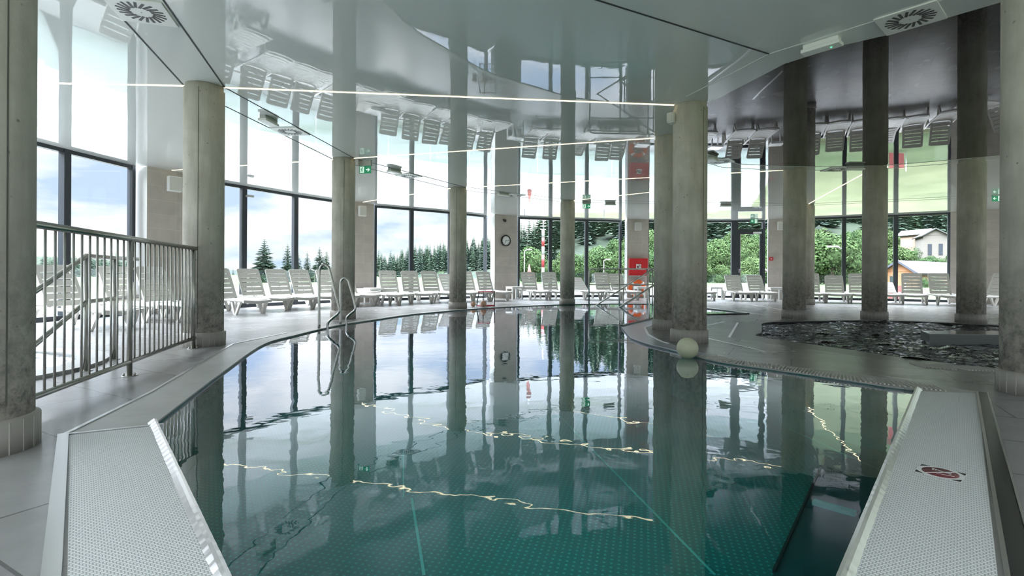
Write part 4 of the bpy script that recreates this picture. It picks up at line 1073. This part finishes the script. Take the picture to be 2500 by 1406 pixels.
# near spruces at left with real branches
def spruce(px, ytop, D, label, seed, rr=.22):
    H = (HY - 4 - ytop) * D / FPX + EYE + 1.0; r = thing('spruce', label, 'tree', (xd(px, D), D, -1.0), group='lone spruces outside the left windows')
    f, t_ = conifer_mesh('s', H, H * rr, 28, 10, seed, True); f.build('foliage', 'needle', r, recalc=False); t_.build('trunk', 'bark', r)
spruce(645, 577, 62, 'tall lone spruce outside between the first two mullions', 21, .40)
spruce(702, 590, 66, 'second lone spruce, just left of the second mullion', 22, .30)
spruce(728, 612, 70, 'spruce top half hidden by the second mullion', 23, .28)
spruce(750, 608, 72, 'spruce just right of the second mullion', 24, .26)
spruce(780, 597, 66, 'spruce outside above the pool ladder rail', 25, .32)
spruce(797, 606, 74, 'spruce outside touching the left side of the ladder column', 26, .3)

M['outwhite'] = pm('outdoor_white_metal', (.16, .165, .165), .5); M['outred'] = pm('mast_red', (.16, .01, .012), .5)  # white metal given a low grey base colour
def lamp_post(px, ytop, D, arm, label, arm_h=0.0):
    zt_ = yd(px, ytop, D).z; r = thing('street_lamp', label, 'lamp', (xd(px, D), D, -0.4), group='white street lamps outside')
    b = MB(); b.tube([(0, 0, 0), (0, 0, zt_ + .4)], 0.04, 8, r2=0.03); b.build('pole', 'outwhite', r)
    b = MB(); b.tube([(0, 0, zt_ + .38), (arm * .5, 0, zt_ + .46)], 0.035, 8); b.build('arm', 'outwhite', r)
    b = MB(); b.box((arm, 0, zt_ + .5), (abs(arm) * 1.1, .18, .09)); b.build('head', 'outwhite', r, bevel=.02)
lamp_post(1280, 612, 42, 0.4, 'white street lamp outside left of the red and white mast')
lamp_post(1474, 636, 42, 0.35, 'white street lamp outside above the stair rail')
lamp_post(2057, 607, 26, -.5, 'white street lamp outside left of the right window mullion')
lamp_post(1877, 663, 30, -.35, 'white street lamp low behind the glazed door')
# lattice mast
ms = thing('mast', 'red and white banded mast outside beside the parasol', 'mast', (xd(1325.5, 45), 45, -.5))
def mz(y): return yd(1325, y, 45).z + .5
for y0, y1, c_ in ((580, 602, 'outred'), (602, 622, 'outwhite'), (622, 653, 'outred'), (653, 690, 'outwhite'), (562, 580, 'outwhite')):
    b = MB(); b.tube([(0, 0, mz(y1)), (0, 0, mz(y0))], .13, 10); b.build('band', c_, ms)
b = MB(); b.tube([(0, 0, mz(562)), (0, 0, mz(520))], .05, 8)
for y in (545, 552, 560): b.box((0, 0, mz(y)), (.5, .1, .07))
b.build('antenna', 'outwhite', ms); b = MB(); b.tube([(0, 0, 0), (0, 0, mz(688))], .13, 10); b.build('foot', 'outwhite', ms)
# closed parasol
zt_ = yd(1292, 645, 27).z; pa = thing('closed_parasol', 'closed salmon parasol standing outside the windows', 'parasol', (xd(1292, 27), 27, -.15))
b = MB(); b.lathe([(.03, zt_ - .55), (.13, zt_ - .5), (.09, zt_ - .2), (.02, zt_ + .15)], 10); b.build('canopy', pm('salmon_cloth', (.20, .05, .04), .8), pa)
b = MB(); b.tube([(0, 0, 0), (0, 0, zt_ - .4)], .02, 8); b.build('pole', 'white', pa)
# red object behind the balustrade
v = yd(2187, 690, 22.5); r = thing('windbreak', 'low red and pink fabric windbreak outside the right window', 'windbreak', (v.x, 22.5, -.16))
b = MB(); b.box((0, 0, (v.z + .16) / 2 - .04), (.62, .05, v.z - .02)); b.build('panel', pm('pink_cloth', (.26, .05, .05), .8), r)
b = MB(); b.tube([(-.42, 0, 0), (-.42, 0, v.z + .2)], .02, 8); b.tube([(.42, 0, 0), (.42, 0, v.z + .2)], .02, 8); b.build('stakes', 'white', r)
# houses
def house(px, ybase, yeave, D, wpx, dpt, roof_c, wall_c, label, rz, zg):
    w = wpx * D / FPX; r = thing('house', label, 'house', (xd(px, D), D, zg), rz); h = yd(px, yeave, D).z - zg; rh = w * .36 * .5 + .6
    b = MB(); b.box((0, 0, h / 2), (w, dpt, h))
    b.build('wall', pm('house_wall', wall_c, .8), r)
    b = MB(); b.poly3([(-w / 2, -dpt / 2 - .0, h), (w / 2, -dpt / 2, h), (0, -dpt / 2, h + rh)], .1); b.poly3([(-w / 2, dpt / 2 - .0, h), (w / 2, dpt / 2, h), (0, dpt / 2, h + rh)], .1); b.build('gable', pm('gable_wood', wall_c, .8), r)
    b = MB()
    for s_ in (-1, 1): b.poly3([(0, -dpt / 2 - .6, h + rh + .05), (s_ * (w / 2 + .5), -dpt / 2 - .6, h - .25), (s_ * (w / 2 + .5), dpt / 2 + .6, h - .25), (0, dpt / 2 + .6, h + rh + .05)], .2)
    b.build('roof', pm('house_roof', roof_c, .6), r)
    for sx in (-.22, .22):
        b = MB(); b.box((sx * w, -dpt / 2 - .03, h * .55), (w * .16, .08, h * .35)); b.build('house_window', 'black_frame', r)
    return r
house(2258, 670, 664, 60, 58, 14, (.035, .042, .06), (.30, .14, .07), 'house with orange wooden gable and blue-grey roof outside at right', -1.0, -.4)
house(2272, 590, 577, 112, 46, 8, (.045, .05, .05), (.12, .11, .095), 'pale house with grey roof high among the trees', -.5, ground_h(2272, 112))
house(2236, 590, 572, 118, 20, 6, (.10, .10, .10), (.28, .20, .15), 'small gabled house annex left of the pale hillside house', .2, ground_h(2236, 118))
